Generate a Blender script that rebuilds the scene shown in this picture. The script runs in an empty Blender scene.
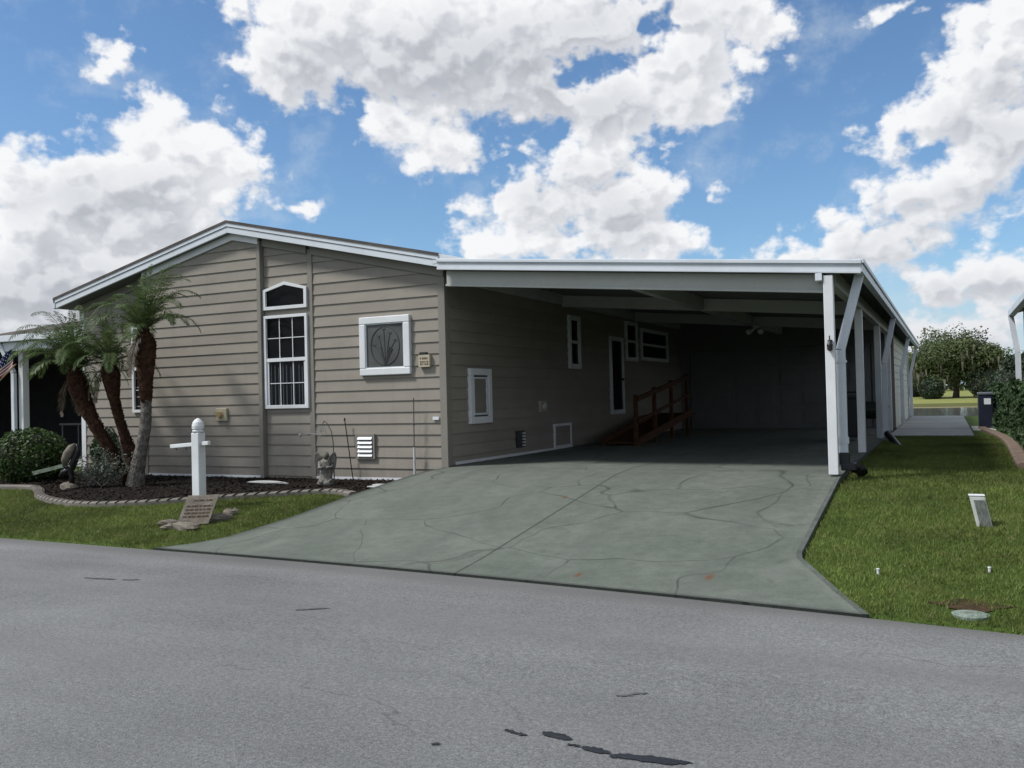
import bpy, bmesh, math, random
import numpy as np
from mathutils import Vector, Matrix
random.seed(7); rng = np.random.default_rng(7)
R_ = math.radians
scene = bpy.context.scene
COL = scene.collection
def lerp(a, b, t): return a + (b - a) * t
def clamp(v, a, b): return max(a, min(b, v))
def sstep(a, b, v):
    t = clamp((v - a) / (b - a), 0, 1); return t * t * (3 - 2 * t)
def pl(x, pts):                                   # piecewise linear
    return float(np.interp(x, [p[0] for p in pts], [p[1] for p in pts]))

# ------------------------------------------------------------------ materials
def new_mat(name):
    m = bpy.data.materials.new(name); m.use_nodes = True
    nt = m.node_tree; b = nt.nodes['Principled BSDF']
    return m, nt, b
def N(nt, t, **kw):
    n = nt.nodes.new(t)
    for k, v in kw.items(): setattr(n, k, v)
    return n
def coord(nt, scale=(1, 1, 1)):
    tc = N(nt, 'ShaderNodeNewGeometry'); mp = N(nt, 'ShaderNodeMapping')
    mp.inputs['Scale'].default_value = scale
    nt.links.new(tc.outputs['Position'], mp.inputs['Vector']); return mp.outputs[0]
def noise(nt, vec, scale, detail=4, rough=.55):
    n = N(nt, 'ShaderNodeTexNoise'); n.inputs['Scale'].default_value = scale
    n.inputs['Detail'].default_value = detail; n.inputs['Roughness'].default_value = rough
    nt.links.new(vec, n.inputs['Vector']); return n.outputs['Fac']
def ramp(nt, fac, stops):
    r = N(nt, 'ShaderNodeValToRGB'); e = r.color_ramp.elements
    while len(e) < len(stops): e.new(.5)
    for el, (p, c) in zip(e, stops): el.position = p; el.color = (*c, 1) if len(c) == 3 else c
    nt.links.new(fac, r.inputs[0]); return r.outputs[0]
def mixc(nt, fac, a, b, mode='MIX'):
    m = N(nt, 'ShaderNodeMix', data_type='RGBA', blend_type=mode)
    for s, v in ((m.inputs[0], fac), (m.inputs[6], a), (m.inputs[7], b)):
        if hasattr(v, 'is_linked'): nt.links.new(v, s)
        elif isinstance(v, (int, float)): s.default_value = v
        else: s.default_value = (*v, 1)
    return m.outputs[2]
def mathn(nt, op, a, b=None, c=None, cl=False):
    m = N(nt, 'ShaderNodeMath', operation=op); m.use_clamp = cl
    for s, v in zip(m.inputs, (a, b, c)):
        if v is None: continue
        if hasattr(v, 'is_linked'): nt.links.new(v, s)
        else: s.default_value = v
    return m.outputs[0]
def bump(nt, b, h, strength=.3, dist=.01):
    n = N(nt, 'ShaderNodeBump'); n.inputs['Strength'].default_value = strength; n.inputs['Distance'].default_value = dist
    nt.links.new(h, n.inputs['Height']); nt.links.new(n.outputs[0], b.inputs['Normal'])
def mat(name, base, rough=.6, var=.25, scale=3.0, fine=40.0, spec=.5, bmp=.15, dist=.004, metal=0, stretch=(1, 1, 1), dirt=None, dirt_amt=.5):
    m, nt, b = new_mat(name)
    v = coord(nt, stretch)
    n1 = noise(nt, v, scale, 5); n2 = noise(nt, v, fine, 3)
    lo = tuple(c * (1 - var) for c in base); hi = tuple(min(1, c * (1 + var)) for c in base)
    c = ramp(nt, n1, [(.3, lo), (.7, hi)])
    f = ramp(nt, n2, [(.3, (1 - var * .6,) * 3), (.7, (1 + var * .3,) * 3)])
    c = mixc(nt, 1.0, c, f, 'MULTIPLY')
    if dirt:
        n3 = noise(nt, v, scale * .7 + .3, 8, .7)
        k = ramp(nt, n3, [(.5, (0, 0, 0)), (.72, (dirt_amt,) * 3)])
        c = mixc(nt, k, c, dirt)
    nt.links.new(c, b.inputs['Base Color'])
    b.inputs['Roughness'].default_value = rough; b.inputs['Metallic'].default_value = metal
    b.inputs['Specular IOR Level'].default_value = spec
    if bmp: bump(nt, b, n2, bmp, dist)
    return m
M = {}
M['siding'] = mat('tan_siding_paint', (.262, .239, .204), .6, .07, 1.6, 60, .25, .2, .003, stretch=(1, 1, 2.5), dirt=(.22, .2, .17), dirt_amt=.28)
def weather(m):
    nt = m.node_tree; b = nt.nodes['Principled BSDF']; l = b.inputs['Base Color'].links[0].from_socket; v = coord(nt)
    sep = N(nt, 'ShaderNodeSeparateXYZ'); nt.links.new(v, sep.inputs[0])
    bd = N(nt, 'ShaderNodeTexWhiteNoise', noise_dimensions='1D'); nt.links.new(mathn(nt, 'FLOOR', mathn(nt, 'MULTIPLY_ADD', sep.outputs[2], 1 / .18, -.8222)), bd.inputs['W'])
    c = mixc(nt, 1.0, l, ramp(nt, bd.outputs['Value'], [(0, (.93,) * 3), (1, (1.06,) * 3)]), 'MULTIPLY')
    lo = mathn(nt, 'MULTIPLY_ADD', sep.outputs[2], -1.7, 1.35, True)
    st = mathn(nt, 'MULTIPLY', lo, ramp(nt, noise(nt, coord(nt, (3, 3, .6)), 2.0, 6, .7), [(.4, (0,) * 3), (.7, (.55,) * 3)]))
    c = mixc(nt, st, c, (.12, .105, .085))
    dr = ramp(nt, noise(nt, coord(nt, (5, 5, .35)), 1.6, 5, .6), [(.56, (0,) * 3), (.75, (.22,) * 3)])
    c = mixc(nt, dr, c, (.15, .14, .125)); nt.links.new(c, b.inputs['Base Color'])
weather(M['siding'])
M['trim'] = mat('tan_trim_paint', (.222, .208, .18), .6, .07, 2, 50, .25, .1)
M['white'] = mat('white_paint', (.68, .7, .72), .45, .06, 2, 30, .4, .06, .002, dirt=(.5, .5, .47), dirt_amt=.35)
M['whitemetal'] = mat('white_painted_aluminium', (.62, .66, .71), .4, .05, 1.5, 20, .4, .03, .002, dirt=(.42, .43, .42), dirt_amt=.4)
M['beam'] = mat('carport_beam_paint', (.43, .44, .41), .5, .06, 1.5, 20, .3, .05, .002, dirt=(.3, .3, .27), dirt_amt=.4)
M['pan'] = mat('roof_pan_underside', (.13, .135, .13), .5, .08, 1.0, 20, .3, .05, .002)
M['shingle'] = mat('roof_shingles', (.1, .09, .085), .9, .25, 3, 40, .1, .6, .01)
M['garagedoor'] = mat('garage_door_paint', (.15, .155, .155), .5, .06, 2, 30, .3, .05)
M['cream'] = mat('cream_siding_paint', (.5, .5, .44), .6, .06, 2, 40, .3, .1)
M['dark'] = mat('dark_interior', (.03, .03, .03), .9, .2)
M['black'] = mat('black_plastic', (.012, .012, .014), .4, .3, 8, 60, .5, .1)
M['beige'] = mat('beige_plastic', (.42, .37, .27), .5, .1, 8, 60)
M['cabinet'] = mat('navy_cabinet_metal', (.008, .012, .028), .45, .2, 3, 30)
M['wood'] = mat('stained_ramp_wood', (.075, .033, .015), .75, .3, 4, 50, .2, .3, .004, stretch=(4, 1, 4))
M['bark'] = mat('palm_bark', (.062, .032, .021), .95, .5, 12, 60, .1, .8, .02)
M['lichen'] = mat('grey_lichen_bark', (.15, .14, .125), .95, .5, 14, 60, .1, .7, .01, dirt=(.05, .04, .035), dirt_amt=.9)
M['oakbark'] = mat('oak_bark', (.1, .08, .065), .95, .4, 4, 20, .1, .8, .05)
M['stone'] = mat('tan_stone', (.19, .17, .14), .9, .3, 9, 60, .2, .6, .01, dirt=(.14, .11, .08), dirt_amt=.6)
M['statue'] = mat('weathered_concrete', (.2, .19, .17), .9, .5, 14, 50, .2, .6, .01, dirt=(.03, .03, .03), dirt_amt=.95)
M['edging'] = mat('grey_tan_edging', (.19, .175, .155), .9, .2, 5, 60, .2, .5, .006, dirt=(.12, .11, .09), dirt_amt=.5)
M['curb'] = mat('tan_curb_concrete', (.2, .15, .115), .9, .2, 5, 60, .2, .5, .006, dirt=(.13, .1, .08), dirt_amt=.5)
M['groove'] = mat('joint_dirt', (.05, .045, .04), .95, .3, 9, 60, .1, .3)
M['path'] = mat('path_concrete', (.38, .39, .375), .9, .12, 1.2, 70, .2, .3, .004, dirt=(.24, .25, .23), dirt_amt=.5)
M['tar'] = mat('tar_patch', (.02, .021, .024), .35, .3, 10, 60, .5, .3, .004)
M['redfab'] = mat('flag_red', (.28, .02, .03), .8, .1, 9, 60, .1)
M['whitefab'] = mat('flag_white', (.5, .5, .5), .8, .1, 9, 60, .1)
M['bluefab'] = mat('flag_blue', (.015, .02, .08), .8, .1, 9, 60, .1)
M['greenplastic'] = mat('dark_green_plastic', (.012, .03, .018), .5, .2, 6, 40)
M['markerplastic'] = mat('pale_utility_plastic', (.5, .53, .5), .6, .12, 9, 60, .3, .2, .004, dirt=(.16, .18, .15), dirt_amt=.75)
M['markerface'] = mat('weathered_grey_plastic', (.13, .145, .13), .7, .35, 12, 60, .3, .3, .004, stretch=(6, 6, 1.5), dirt=(.32, .34, .32), dirt_amt=.6)
M['tanwood'] = mat('tan_wood', (.3, .22, .13), .8, .2, 6, 50)
M['curtain'] = mat('curtain_cloth', (.06, .07, .08), .9, .2, 4, 30, .1)

def glass_mat(name, base, rough=.06, spec=.5):
    m, nt, b = new_mat(name)
    v = coord(nt); n1 = noise(nt, v, 1.3, 3)
    c = ramp(nt, n1, [(.3, tuple(k * .6 for k in base)), (.7, tuple(k * 1.4 for k in base))])
    nt.links.new(c, b.inputs['Base Color']); b.inputs['Roughness'].default_value = rough
    b.inputs['Specular IOR Level'].default_value = spec
    bump(nt, b, n1, .03, .02); return m
M['glass'] = glass_mat('dark_window_glass', (.004, .0045, .006), .08, .13)
M['screen'] = glass_mat('grey_screened_glass', (.085, .088, .086), .4, .2)
M['etch'] = mat('frosted_etching', (.085, .085, .075), .7, .2, 9, 60, .1)

def leaf_mat(name, base, var=.45, scale=3.0, trans=.25, yellow=None):
    m, nt, b = new_mat(name)
    v = coord(nt); n1 = noise(nt, v, scale, 4); n2 = noise(nt, v, scale * 14, 2)
    c = ramp(nt, n1, [(.3, tuple(k * (1 - var) for k in base)), (.7, tuple(k * (1 + var) for k in base))])
    f = ramp(nt, n2, [(.25, (.55,) * 3), (.75, (1.4,) * 3)])
    c = mixc(nt, 1.0, c, f, 'MULTIPLY')
    if yellow:
        k = ramp(nt, noise(nt, v, scale * 5, 2), [(.55, (0, 0, 0)), (.75, (.8,) * 3)])
        c = mixc(nt, k, c, yellow)
    nt.links.new(c, b.inputs['Base Color']); b.inputs['Roughness'].default_value = .55
    b.inputs['Specular IOR Level'].default_value = .3
    if trans:
        t = N(nt, 'ShaderNodeBsdfTranslucent'); nt.links.new(c, t.inputs['Color'])
        mx = N(nt, 'ShaderNodeMixShader'); mx.inputs[0].default_value = trans
        nt.links.new(b.outputs[0], mx.inputs[1]); nt.links.new(t.outputs[0], mx.inputs[2])
        nt.links.new(mx.outputs[0], nt.nodes['Material Output'].inputs['Surface'])
    return m
M['palm'] = leaf_mat('palm_leaf', (.085, .13, .045), .35, 3, .3, (.17, .19, .07))
M['deadpalm'] = leaf_mat('dead_palm_leaf', (.16, .13, .1), .3, 6, .1)
M['bush'] = leaf_mat('clipped_bush_leaf', (.04, .075, .018), .4, 4, .2, (.09, .13, .03))
M['hedge'] = leaf_mat('hedge_leaf', (.036, .07, .026), .5, 3, .2, (.06, .09, .03))
M['core'] = mat('shaded_twigs', (.02, .024, .014), .95, .4)
M['silver'] = leaf_mat('silver_green_leaf', (.11, .13, .1), .4, 5, .15, (.2, .2, .18))
M['oak'] = leaf_mat('oak_leaf', (.095, .128, .05), .45, .35, .25, (.1, .105, .045))
M['moss'] = leaf_mat('spanish_moss', (.17, .165, .12), .3, 1, .1)
M['wood_far'] = leaf_mat('far_wood_leaf', (.035, .055, .03), .45, .2, .2)
M['blade'] = leaf_mat('grass_blade', (.136, .176, .042), .45, .9, .3, (.22, .21, .08))

# ------------------------------------------------------------------ mesh builder
ORG = {}
class MB:
    def __init__(s): s.v = []; s.f = []; s.m = []; s.mi = 0; s.smooth = False
    def add(s, vs, fs):
        o = len(s.v); s.v += [tuple(map(float, p)) for p in vs]
        s.f += [tuple(o + i for i in f) for f in fs]; s.m += [s.mi] * len(fs); return s
    def boxm(s, fn, a0, a1, b0, b1, c0, c1):
        vs = [fn(a, b, c) for c in (c0, c1) for b in (b0, b1) for a in (a0, a1)]
        return s.add(vs, [(0, 2, 3, 1), (4, 5, 7, 6), (0, 1, 5, 4), (1, 3, 7, 5), (3, 2, 6, 7), (2, 0, 4, 6)])
    def box(s, x0, x1, y0, y1, z0, z1): return s.boxm(lambda a, b, c: (a, b, c), x0, x1, y0, y1, z0, z1)
    def bar(s, p0, p1, w, h, up=(0, 0, 1)):           # rectangular bar from p0 to p1
        p0 = Vector(p0); p1 = Vector(p1); d = (p1 - p0).normalized(); u = Vector(up)
        sd = d.cross(u)
        if sd.length < 1e-4: sd = d.cross(Vector((0, 1, 0)))
        sd.normalize(); u = sd.cross(d)
        vs = [p + sd * (a * w / 2) + u * (b * h / 2) for p in (p0, p1) for b in (-1, 1) for a in (-1, 1)]
        return s.add(vs, [(0, 2, 3, 1), (4, 5, 7, 6), (0, 1, 5, 4), (1, 3, 7, 5), (3, 2, 6, 7), (2, 0, 4, 6)])
    def tube(s, pts, rad, n=8, cap=True):
        pts = [Vector(p) for p in pts]
        if not hasattr(rad, '__len__'): rad = [rad] * len(pts)
        o = len(s.v); up = Vector((.13, .31, .95))
        for i, p in enumerate(pts):
            d = (pts[min(i + 1, len(pts) - 1)] - pts[max(i - 1, 0)]).normalized()
            a = d.cross(up)
            if a.length < .05: a = d.cross(Vector((1, 0, 0)))
            a.normalize(); b = d.cross(a)
            for k in range(n):
                t = 2 * math.pi * k / n
                s.v.append(tuple(p + (a * math.cos(t) + b * math.sin(t)) * rad[i]))
        fs = [(o + i * n + k, o + i * n + (k + 1) % n, o + (i + 1) * n + (k + 1) % n, o + (i + 1) * n + k)
              for i in range(len(pts) - 1) for k in range(n)]
        if cap: fs += [tuple(o + k for k in range(n))[::-1], tuple(o + (len(pts) - 1) * n + k for k in range(n))]
        s.f += fs; s.m += [s.mi] * len(fs); return s
    def lathe(s, c, prof, n=20):
        return s.tube([(c[0], c[1], c[2] + z + i * 1e-5) for i, (r, z) in enumerate(prof)], [r for r, z in prof], n)
    def prism(s, fn, poly, d0, d1):                   # poly in (a, c), extruded along b
        n = len(poly)
        vs = [fn(a, d0, c) for a, c in poly] + [fn(a, d1, c) for a, c in poly]
        return s.add(vs, [tuple(range(n)), tuple(range(2 * n - 1, n - 1, -1))] + [(i, (i + 1) % n, n + (i + 1) % n, n + i) for i in range(n)])
    def blob(s, c, r, seg=10, jit=.12, seed=0):
        rr = random.Random(seed); o = len(s.v); rings = max(4, seg // 2)
        ph = [rr.uniform(0, 6.28) for _ in range(6)]
        for i in range(rings + 1):
            th = math.pi * i / rings
            for k in range(seg):
                a = 2 * math.pi * k / seg
                j = 1 + jit * (math.sin(2 * a + ph[0] + 3 * th) + math.sin(3 * a + ph[1]) * math.sin(2 * th + ph[2]) + .6 * math.sin(5 * a + ph[3] + 4 * th))
                s.v.append((c[0] + r[0] * j * math.sin(th) * math.cos(a), c[1] + r[1] * j * math.sin(th) * math.sin(a), c[2] + r[2] * j * math.cos(th)))
        fs = [(o + i * seg + k, o + i * seg + (k + 1) % seg, o + (i + 1) * seg + (k + 1) % seg, o + (i + 1) * seg + k) for i in range(rings) for k in range(seg)]
        s.f += fs; s.m += [s.mi] * len(fs); return s
    def build(s, name, mats, parent=None, bevel=0, smooth=False, origin=None):
        if not isinstance(mats, (list, tuple)): mats = [mats]
        o3 = ORG.get(parent.name, Vector((0, 0, 0))) if parent else Vector(origin or (0, 0, 0))
        me = bpy.data.meshes.new(name)
        v = np.array(s.v, dtype=float) - np.array(o3)
        me.from_pydata(v.tolist(), [], s.f)
        for m in mats: me.materials.append(m)
        me.polygons.foreach_set('material_index', s.m)
        me.polygons.foreach_set('use_smooth', [smooth] * len(s.f)); me.update()
        o = bpy.data.objects.new(name, me); COL.objects.link(o)
        if parent: o.parent = parent
        else: o.location = o3
        ORG[o.name] = o3
        if not bevel:
            pass
        bm = bmesh.new(); bm.from_mesh(me); bmesh.ops.recalc_face_normals(bm, faces=bm.faces); bm.to_mesh(me); bm.free()
        if bevel:
            md = o.modifiers.new('bevel', 'BEVEL'); md.width = bevel; md.segments = 2; md.limit_method = 'ANGLE'
        return o
def fast_mesh(name, verts, faces, m, parent=None):
    """verts (n,3), faces (k, 3|4) int arrays -> one mesh object, quickly"""
    o3 = ORG.get(parent.name, Vector((0, 0, 0))) if parent else Vector((0, 0, 0))
    verts = np.asarray(verts, np.float32) - np.array(o3, np.float32); faces = np.asarray(faces, np.int32)
    me = bpy.data.meshes.new(name); k = faces.shape[1]
    me.vertices.add(len(verts)); me.vertices.foreach_set('co', verts.ravel())
    me.loops.add(faces.size); me.loops.foreach_set('vertex_index', faces.ravel())
    me.polygons.add(len(faces)); me.polygons.foreach_set('loop_start', np.arange(0, faces.size, k, dtype=np.int32))
    me.update(calc_edges=True); me.materials.append(m)
    o = bpy.data.objects.new(name, me); COL.objects.link(o)
    if parent: o.parent = parent
    ORG[o.name] = o3; return o
def tag(o, label, cat, group=None, kind=None):
    o['label'] = label; o['category'] = cat
    if group: o['group'] = group
    if kind: o['kind'] = kind
    return o
def thing(name, label, cat, loc, group=None):
    o = bpy.data.objects.new(name, None); COL.objects.link(o); o.location = loc; o.empty_display_size = .2
    ORG[o.name] = Vector(loc); return tag(o, label, cat, group)
def struct(o): o['kind'] = 'structure'; return o
def front(y0): return lambda a, b, c: (a, y0 - b, c)       # a = x, b = outwards (towards the road)
def side(x0): return lambda a, b, c: (x0 + b, a, c)        # a = y, b = outwards (towards +x)
def clip(poly, z, keep_above):
    out = []
    for i in range(len(poly)):
        p, q = poly[i], poly[(i + 1) % len(poly)]
        pi = (p[1] >= z) == keep_above or p[1] == z; qi = (q[1] >= z) == keep_above or q[1] == z
        if pi: out.append(p)
        if pi != qi:
            t = (z - p[1]) / (q[1] - p[1]); out.append((lerp(p[0], q[0], t), z))
    return out
def siding(mb, fn, poly, z0, ex, o_lo=.022, o_hi=.004):
    zmax = max(p[1] for p in poly); zmin = min(p[1] for p in poly); k = math.floor((zmin - z0) / ex)
    while z0 + k * ex < zmax:
        zb = z0 + k * ex; zt = zb + ex
        c = clip(clip(poly, zb, True), zt, False)
        if len(c) >= 3:
            mb.add([fn(a, lerp(o_lo, o_hi, (z - zb) / ex), z) for a, z in c], [tuple(range(len(c)))])
            lo = [a for a, z in c if abs(z - zb) < 1e-6]
            if len(lo) >= 2:
                a0, a1 = min(lo), max(lo)
                mb.add([fn(a0, o_lo, zb), fn(a1, o_lo, zb), fn(a1, 0, zb), fn(a0, 0, zb)], [(0, 1, 2, 3)])
        k += 1
def frame_mb(fn, a0, a1, z0, z1, w, o0, o1, wb=None):
    wb = wb or w; mb = MB()
    mb.boxm(fn, a0, a1, o0, o1, z0, z0 + wb); mb.boxm(fn, a0, a1, o0, o1, z1 - w, z1)
    mb.boxm(fn, a0, a0 + w, o0, o1, z0 + wb, z1 - w); mb.boxm(fn, a1 - w, a1, o0, o1, z0 + wb, z1 - w); return mb

# ------------------------------------------------------------------ terrain
SLAB = .55
def road_edge(x):
    if x < 0: return -4.70 - .01 * max(x, -6)
    if x > 12: return -4.70 - .24 - 1.08 - .2 * (x - 12)
    return -4.70 - .02 * x - .0075 * x * x
def xl(y): return pl(y, [(-4.7, -1.0), (-4.45, -.72), (-4.1, -.5), (-3.2, -.33), (-2, -.29), (-1, -.17), (0, .0)])
def xr(y): return pl(y, [(-4.7, 6.42), (-3.55, 5.79), (-3.4, 5.76)])
def drive_z(t):
    return .022 + .528 * pl(t, [(0, 0), (.5, .08), (4.2, .94), (4.9, 1.0)])
def far_z(y): return pl(y, [(24, 0), (46, 1), (70, 1), (72.5, .72), (80, .5), (100, .16), (200, -.6), (900, -2)])
def ground_z(x, y):
    t = y - road_edge(x)
    if t < 0:
        if y < -13.2: return min(.05, .012 * (-13.2 - y)) + (.0 if y < -13.3 else -.07)
        return -.07
    gl = pl(t, [(0, .0), (.04, .02), (2.6, .21), (4.2, .29), (5, .30)])
    gr = pl(t, [(0, .0), (.04, .02), (1.3, .115), (4.4, .45), (6, .495), (9, .5)])
    k = sstep(0.05, 5.7, x)
    z = lerp(gl, gr, k)
    if .2 < x < 5.6 and t > .3: z -= .12
    if y > 24: z = lerp(.5, -.42, far_z(y))
    return z
def axis(segs):
    out = []
    for a, b, st in segs:
        n = max(1, int(round((b - a) / st))); out += [a + (b - a) * i / n for i in range(n)]
    return out + [segs[-1][1]]
xs = axis([(-1600, -300, 200), (-300, -60, 40), (-60, -16, 6), (-16, -1.2, .3), (-1.2, 9.2, .2), (9.2, 16, .5), (16, 60, 5), (60, 300, 40), (300, 1600, 200)])
ys = axis([(-300, -40, 40), (-40, -14, 3), (-14, -6, .4), (-6, -3, .05), (-3, 14, .22), (14, 46, 1.5), (46, 80, 1), (80, 200, 10), (200, 2000, 200)])
V = np.array([(x, y, ground_z(x, y)) for y in ys for x in xs], np.float32)
nx = len(xs); F = [(j * nx + i, j * nx + i + 1, (j + 1) * nx + i + 1, (j + 1) * nx + i) for j in range(len(ys) - 1) for i in range(nx - 1)]
def ground_mat():
    m, nt, b = new_mat('lawn_ground'); v = coord(nt)
    n1 = noise(nt, v, 1.1, 6, .6); n2 = noise(nt, v, 55, 3, .7); n3 = noise(nt, v, .5, 5, .6)
    c = ramp(nt, n1, [(.3, (.045, .078, .018)), (.55, (.07, .108, .024)), (.75, (.12, .13, .045))])
    c = mixc(nt, 1.0, c, ramp(nt, n2, [(.3, (.45,) * 3), (.7, (1.4,) * 3)]), 'MULTIPLY')
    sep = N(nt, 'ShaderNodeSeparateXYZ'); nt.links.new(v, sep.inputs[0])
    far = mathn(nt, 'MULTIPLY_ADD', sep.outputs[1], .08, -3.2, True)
    sunlit_grass = ramp(nt, n3, [(.3, (.19, .215, .06)), (.7, (.25, .255, .095))])  # far grass: sunlight painted into the colour as a brighter yellow-green
    c = mixc(nt, far, c, sunlit_grass)
    # bare sandy strip along the far bank of the pond
    bank = mathn(nt, 'MULTIPLY', mathn(nt, 'GREATER_THAN', sep.outputs[1], 69), mathn(nt, 'LESS_THAN', sep.outputs[1], 72.3))
    c = mixc(nt, bank, c, (.36, .28, .2))
    rough = mathn(nt, 'MULTIPLY', mathn(nt, 'GREATER_THAN', sep.outputs[1], 72.3), mathn(nt, 'LESS_THAN', sep.outputs[1], 79))
    c = mixc(nt, mathn(nt, 'MULTIPLY', rough, .8), c, (.075, .08, .03))
    nt.links.new(c, b.inputs['Base Color']); b.inputs['Roughness'].default_value = .95
    b.inputs['Specular IOR Level'].default_value = .1; bump(nt, b, n2, .8, .02); return m
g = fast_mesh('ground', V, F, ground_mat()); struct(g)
g.data.polygons.foreach_set('use_smooth', [True] * len(g.data.polygons))

def road_mat():
    m, nt, b = new_mat('weathered_asphalt'); v = coord(nt)
    n1 = noise(nt, v, .55, 6, .6); n2 = noise(nt, v, 105, 2, .8); n3 = noise(nt, v, 38, 4, .75)
    st = coord(nt, (.12, 1.3, 1)); n4 = noise(nt, st, 1.0, 5, .6)
    c = ramp(nt, n1, [(.3, (.149, .153, .154)), (.7, (.195, .2, .2))])
    c = mixc(nt, 1.0, c, ramp(nt, n4, [(.35, (.88,) * 3), (.65, (1.07,) * 3)]), 'MULTIPLY')
    c = mixc(nt, 1.0, c, ramp(nt, n2, [(.28, (.52,) * 3), (.5, (1,) * 3), (.74, (1.5,) * 3)]), 'MULTIPLY')
    c = mixc(nt, 1.0, c, ramp(nt, n3, [(.3, (.68,) * 3), (.7, (1.28,) * 3)]), 'MULTIPLY')
    sepr = N(nt, 'ShaderNodeSeparateXYZ'); nt.links.new(v, sepr.inputs[0])
    for ty in (-6.35, -7.9, -9.9):               # polished wheel paths along the street
        tk = mathn(nt, 'SUBTRACT', 1.0, mathn(nt, 'MULTIPLY', mathn(nt, 'ABSOLUTE', mathn(nt, 'SUBTRACT', sepr.outputs[1], ty)), 2.4), cl=True)
        c = mixc(nt, mathn(nt, 'MULTIPLY', tk, mathn(nt, 'MULTIPLY_ADD', n1, .8, -.1, True)), c, (.14, .14, .143))
    eg = mathn(nt, 'MULTIPLY_ADD', mathn(nt, 'MULTIPLY_ADD', sepr.outputs[0], .045, sepr.outputs[1]), 4.0, 20.6, True)
    c = mixc(nt, mathn(nt, 'MULTIPLY', eg, mathn(nt, 'MULTIPLY_ADD', n3, 1.6, -.45, True)), c, (.085, .08, .07))
    # hairline cracks
    w = N(nt, 'ShaderNodeVectorMath', operation='MULTIPLY_ADD'); nn = N(nt, 'ShaderNodeTexNoise'); nn.inputs['Scale'].default_value = 1.7; nn.inputs['Detail'].default_value = 5
    nt.links.new(v, nn.inputs['Vector']); nt.links.new(nn.outputs['Color'], w.inputs[0]); w.inputs[1].default_value = (.7, .7, 0); nt.links.new(v, w.inputs[2])
    vo = N(nt, 'ShaderNodeTexVoronoi', feature='DISTANCE_TO_EDGE'); vo.inputs['Scale'].default_value = .36
    nt.links.new(w.outputs[0], vo.inputs['Vector'])
    cr = ramp(nt, vo.outputs['Distance'], [(.0, (1,) * 3), (.0035, (0,) * 3)])
    br = ramp(nt, noise(nt, v, .8, 3), [(.5, (0,) * 3), (.6, (.7,) * 3)])
    c = mixc(nt, mathn(nt, 'MULTIPLY', cr, mathn(nt, 'MULTIPLY', br, .75)), c, (.06, .06, .06))
    # dark blotches and scuffs
    sp = ramp(nt, noise(nt, coord(nt, (1, 2.2, 1)), 1.1, 7, .7), [(.66, (0,) * 3), (.74, (.35,) * 3)])
    c = mixc(nt, sp, c, (.09, .09, .095))
    nt.links.new(c, b.inputs['Base Color']); b.inputs['Roughness'].default_value = .85; b.inputs['Specular IOR Level'].default_value = .25
    bump(nt, b, n2, .6, .006); return m
rx = axis([(-90, -14, 4), (-14, 14, .4), (14, 90, 4)])
V = []; F = []
for x in rx: V += [(x, road_edge(x) + .0, -.0), (x, -8.8, .03), (x, -13.25, 0)]
for i in range(len(rx) - 1):
    for k in range(2): F.append((3 * i + k, 3 * i + k + 1, 3 * i + 4 + k, 3 * i + 3 + k))
road = struct(fast_mesh('road', V, F, road_mat()))
def road_z(x, y): return pl(y, [(-13.25, 0), (-8.8, .03), (road_edge(x), 0)])
M['worn'] = mat('worn_patch', (.105, .106, .11), .8, .3, 14, 80, .2, .3, .004)
def y_dark(y): return y < -7.6
def patch(outline, seed, name='tar_patch'):
    rr = random.Random(seed); n = len(outline); pts = []
    for i in range(n):
        p, q = outline[i], outline[(i + 1) % n]
        for k in range(5):
            t = k / 5; pts.append((lerp(p[0], q[0], t) + rr.uniform(-.008, .008), lerp(p[1], q[1], t) + rr.uniform(-.008, .008)))
    cx = sum(p[0] for p in pts) / len(pts); cy = sum(p[1] for p in pts) / len(pts)
    mb = MB(); vs = [(x, y, road_z(x, y) + .005) for x, y in pts] + [(cx, cy, road_z(cx, cy) + .006)]
    k = len(pts); mb.add(vs, [(i, (i + 1) % k, k) for i in range(k)])
    return mb.build(name, M['tar'] if y_dark(cy) else M['worn'], road)
def ell(cx, cy, a, b, th, n=7):
    return [(cx + a * math.cos(t) * math.cos(th) - b * math.sin(t) * math.sin(th), cy + a * math.cos(t) * math.sin(th) + b * math.sin(t) * math.cos(th)) for t in [2 * math.pi * i / n for i in range(n)]]
for i, (x, y, a, b_, th) in enumerate([(5.07, -8.02, .035, .012, -.3), (5.12, -8.03, .05, .014, -.1), (5.29, -7.985, .085, .035, -.15), (5.41, -8.06, .035, .013, .1), (5.52, -8.07, .08, .026, -.1), (5.78, -8.07, .17, .036, .12), (5.62, -8.1, .03, .02, .3),
      (-.13, -6.08, .2, .025, .15), (.2, -6.02, .09, .02, .4), (5.46, -7.27, .045, .012, .5), (5.4, -7.33, .05, .008, .4), (2.55, -6.35, .14, .018, .6), (4.83, -8.29, .022, .012, .4)]):
    patch(ell(x, y, a, b_, th), i)

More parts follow.
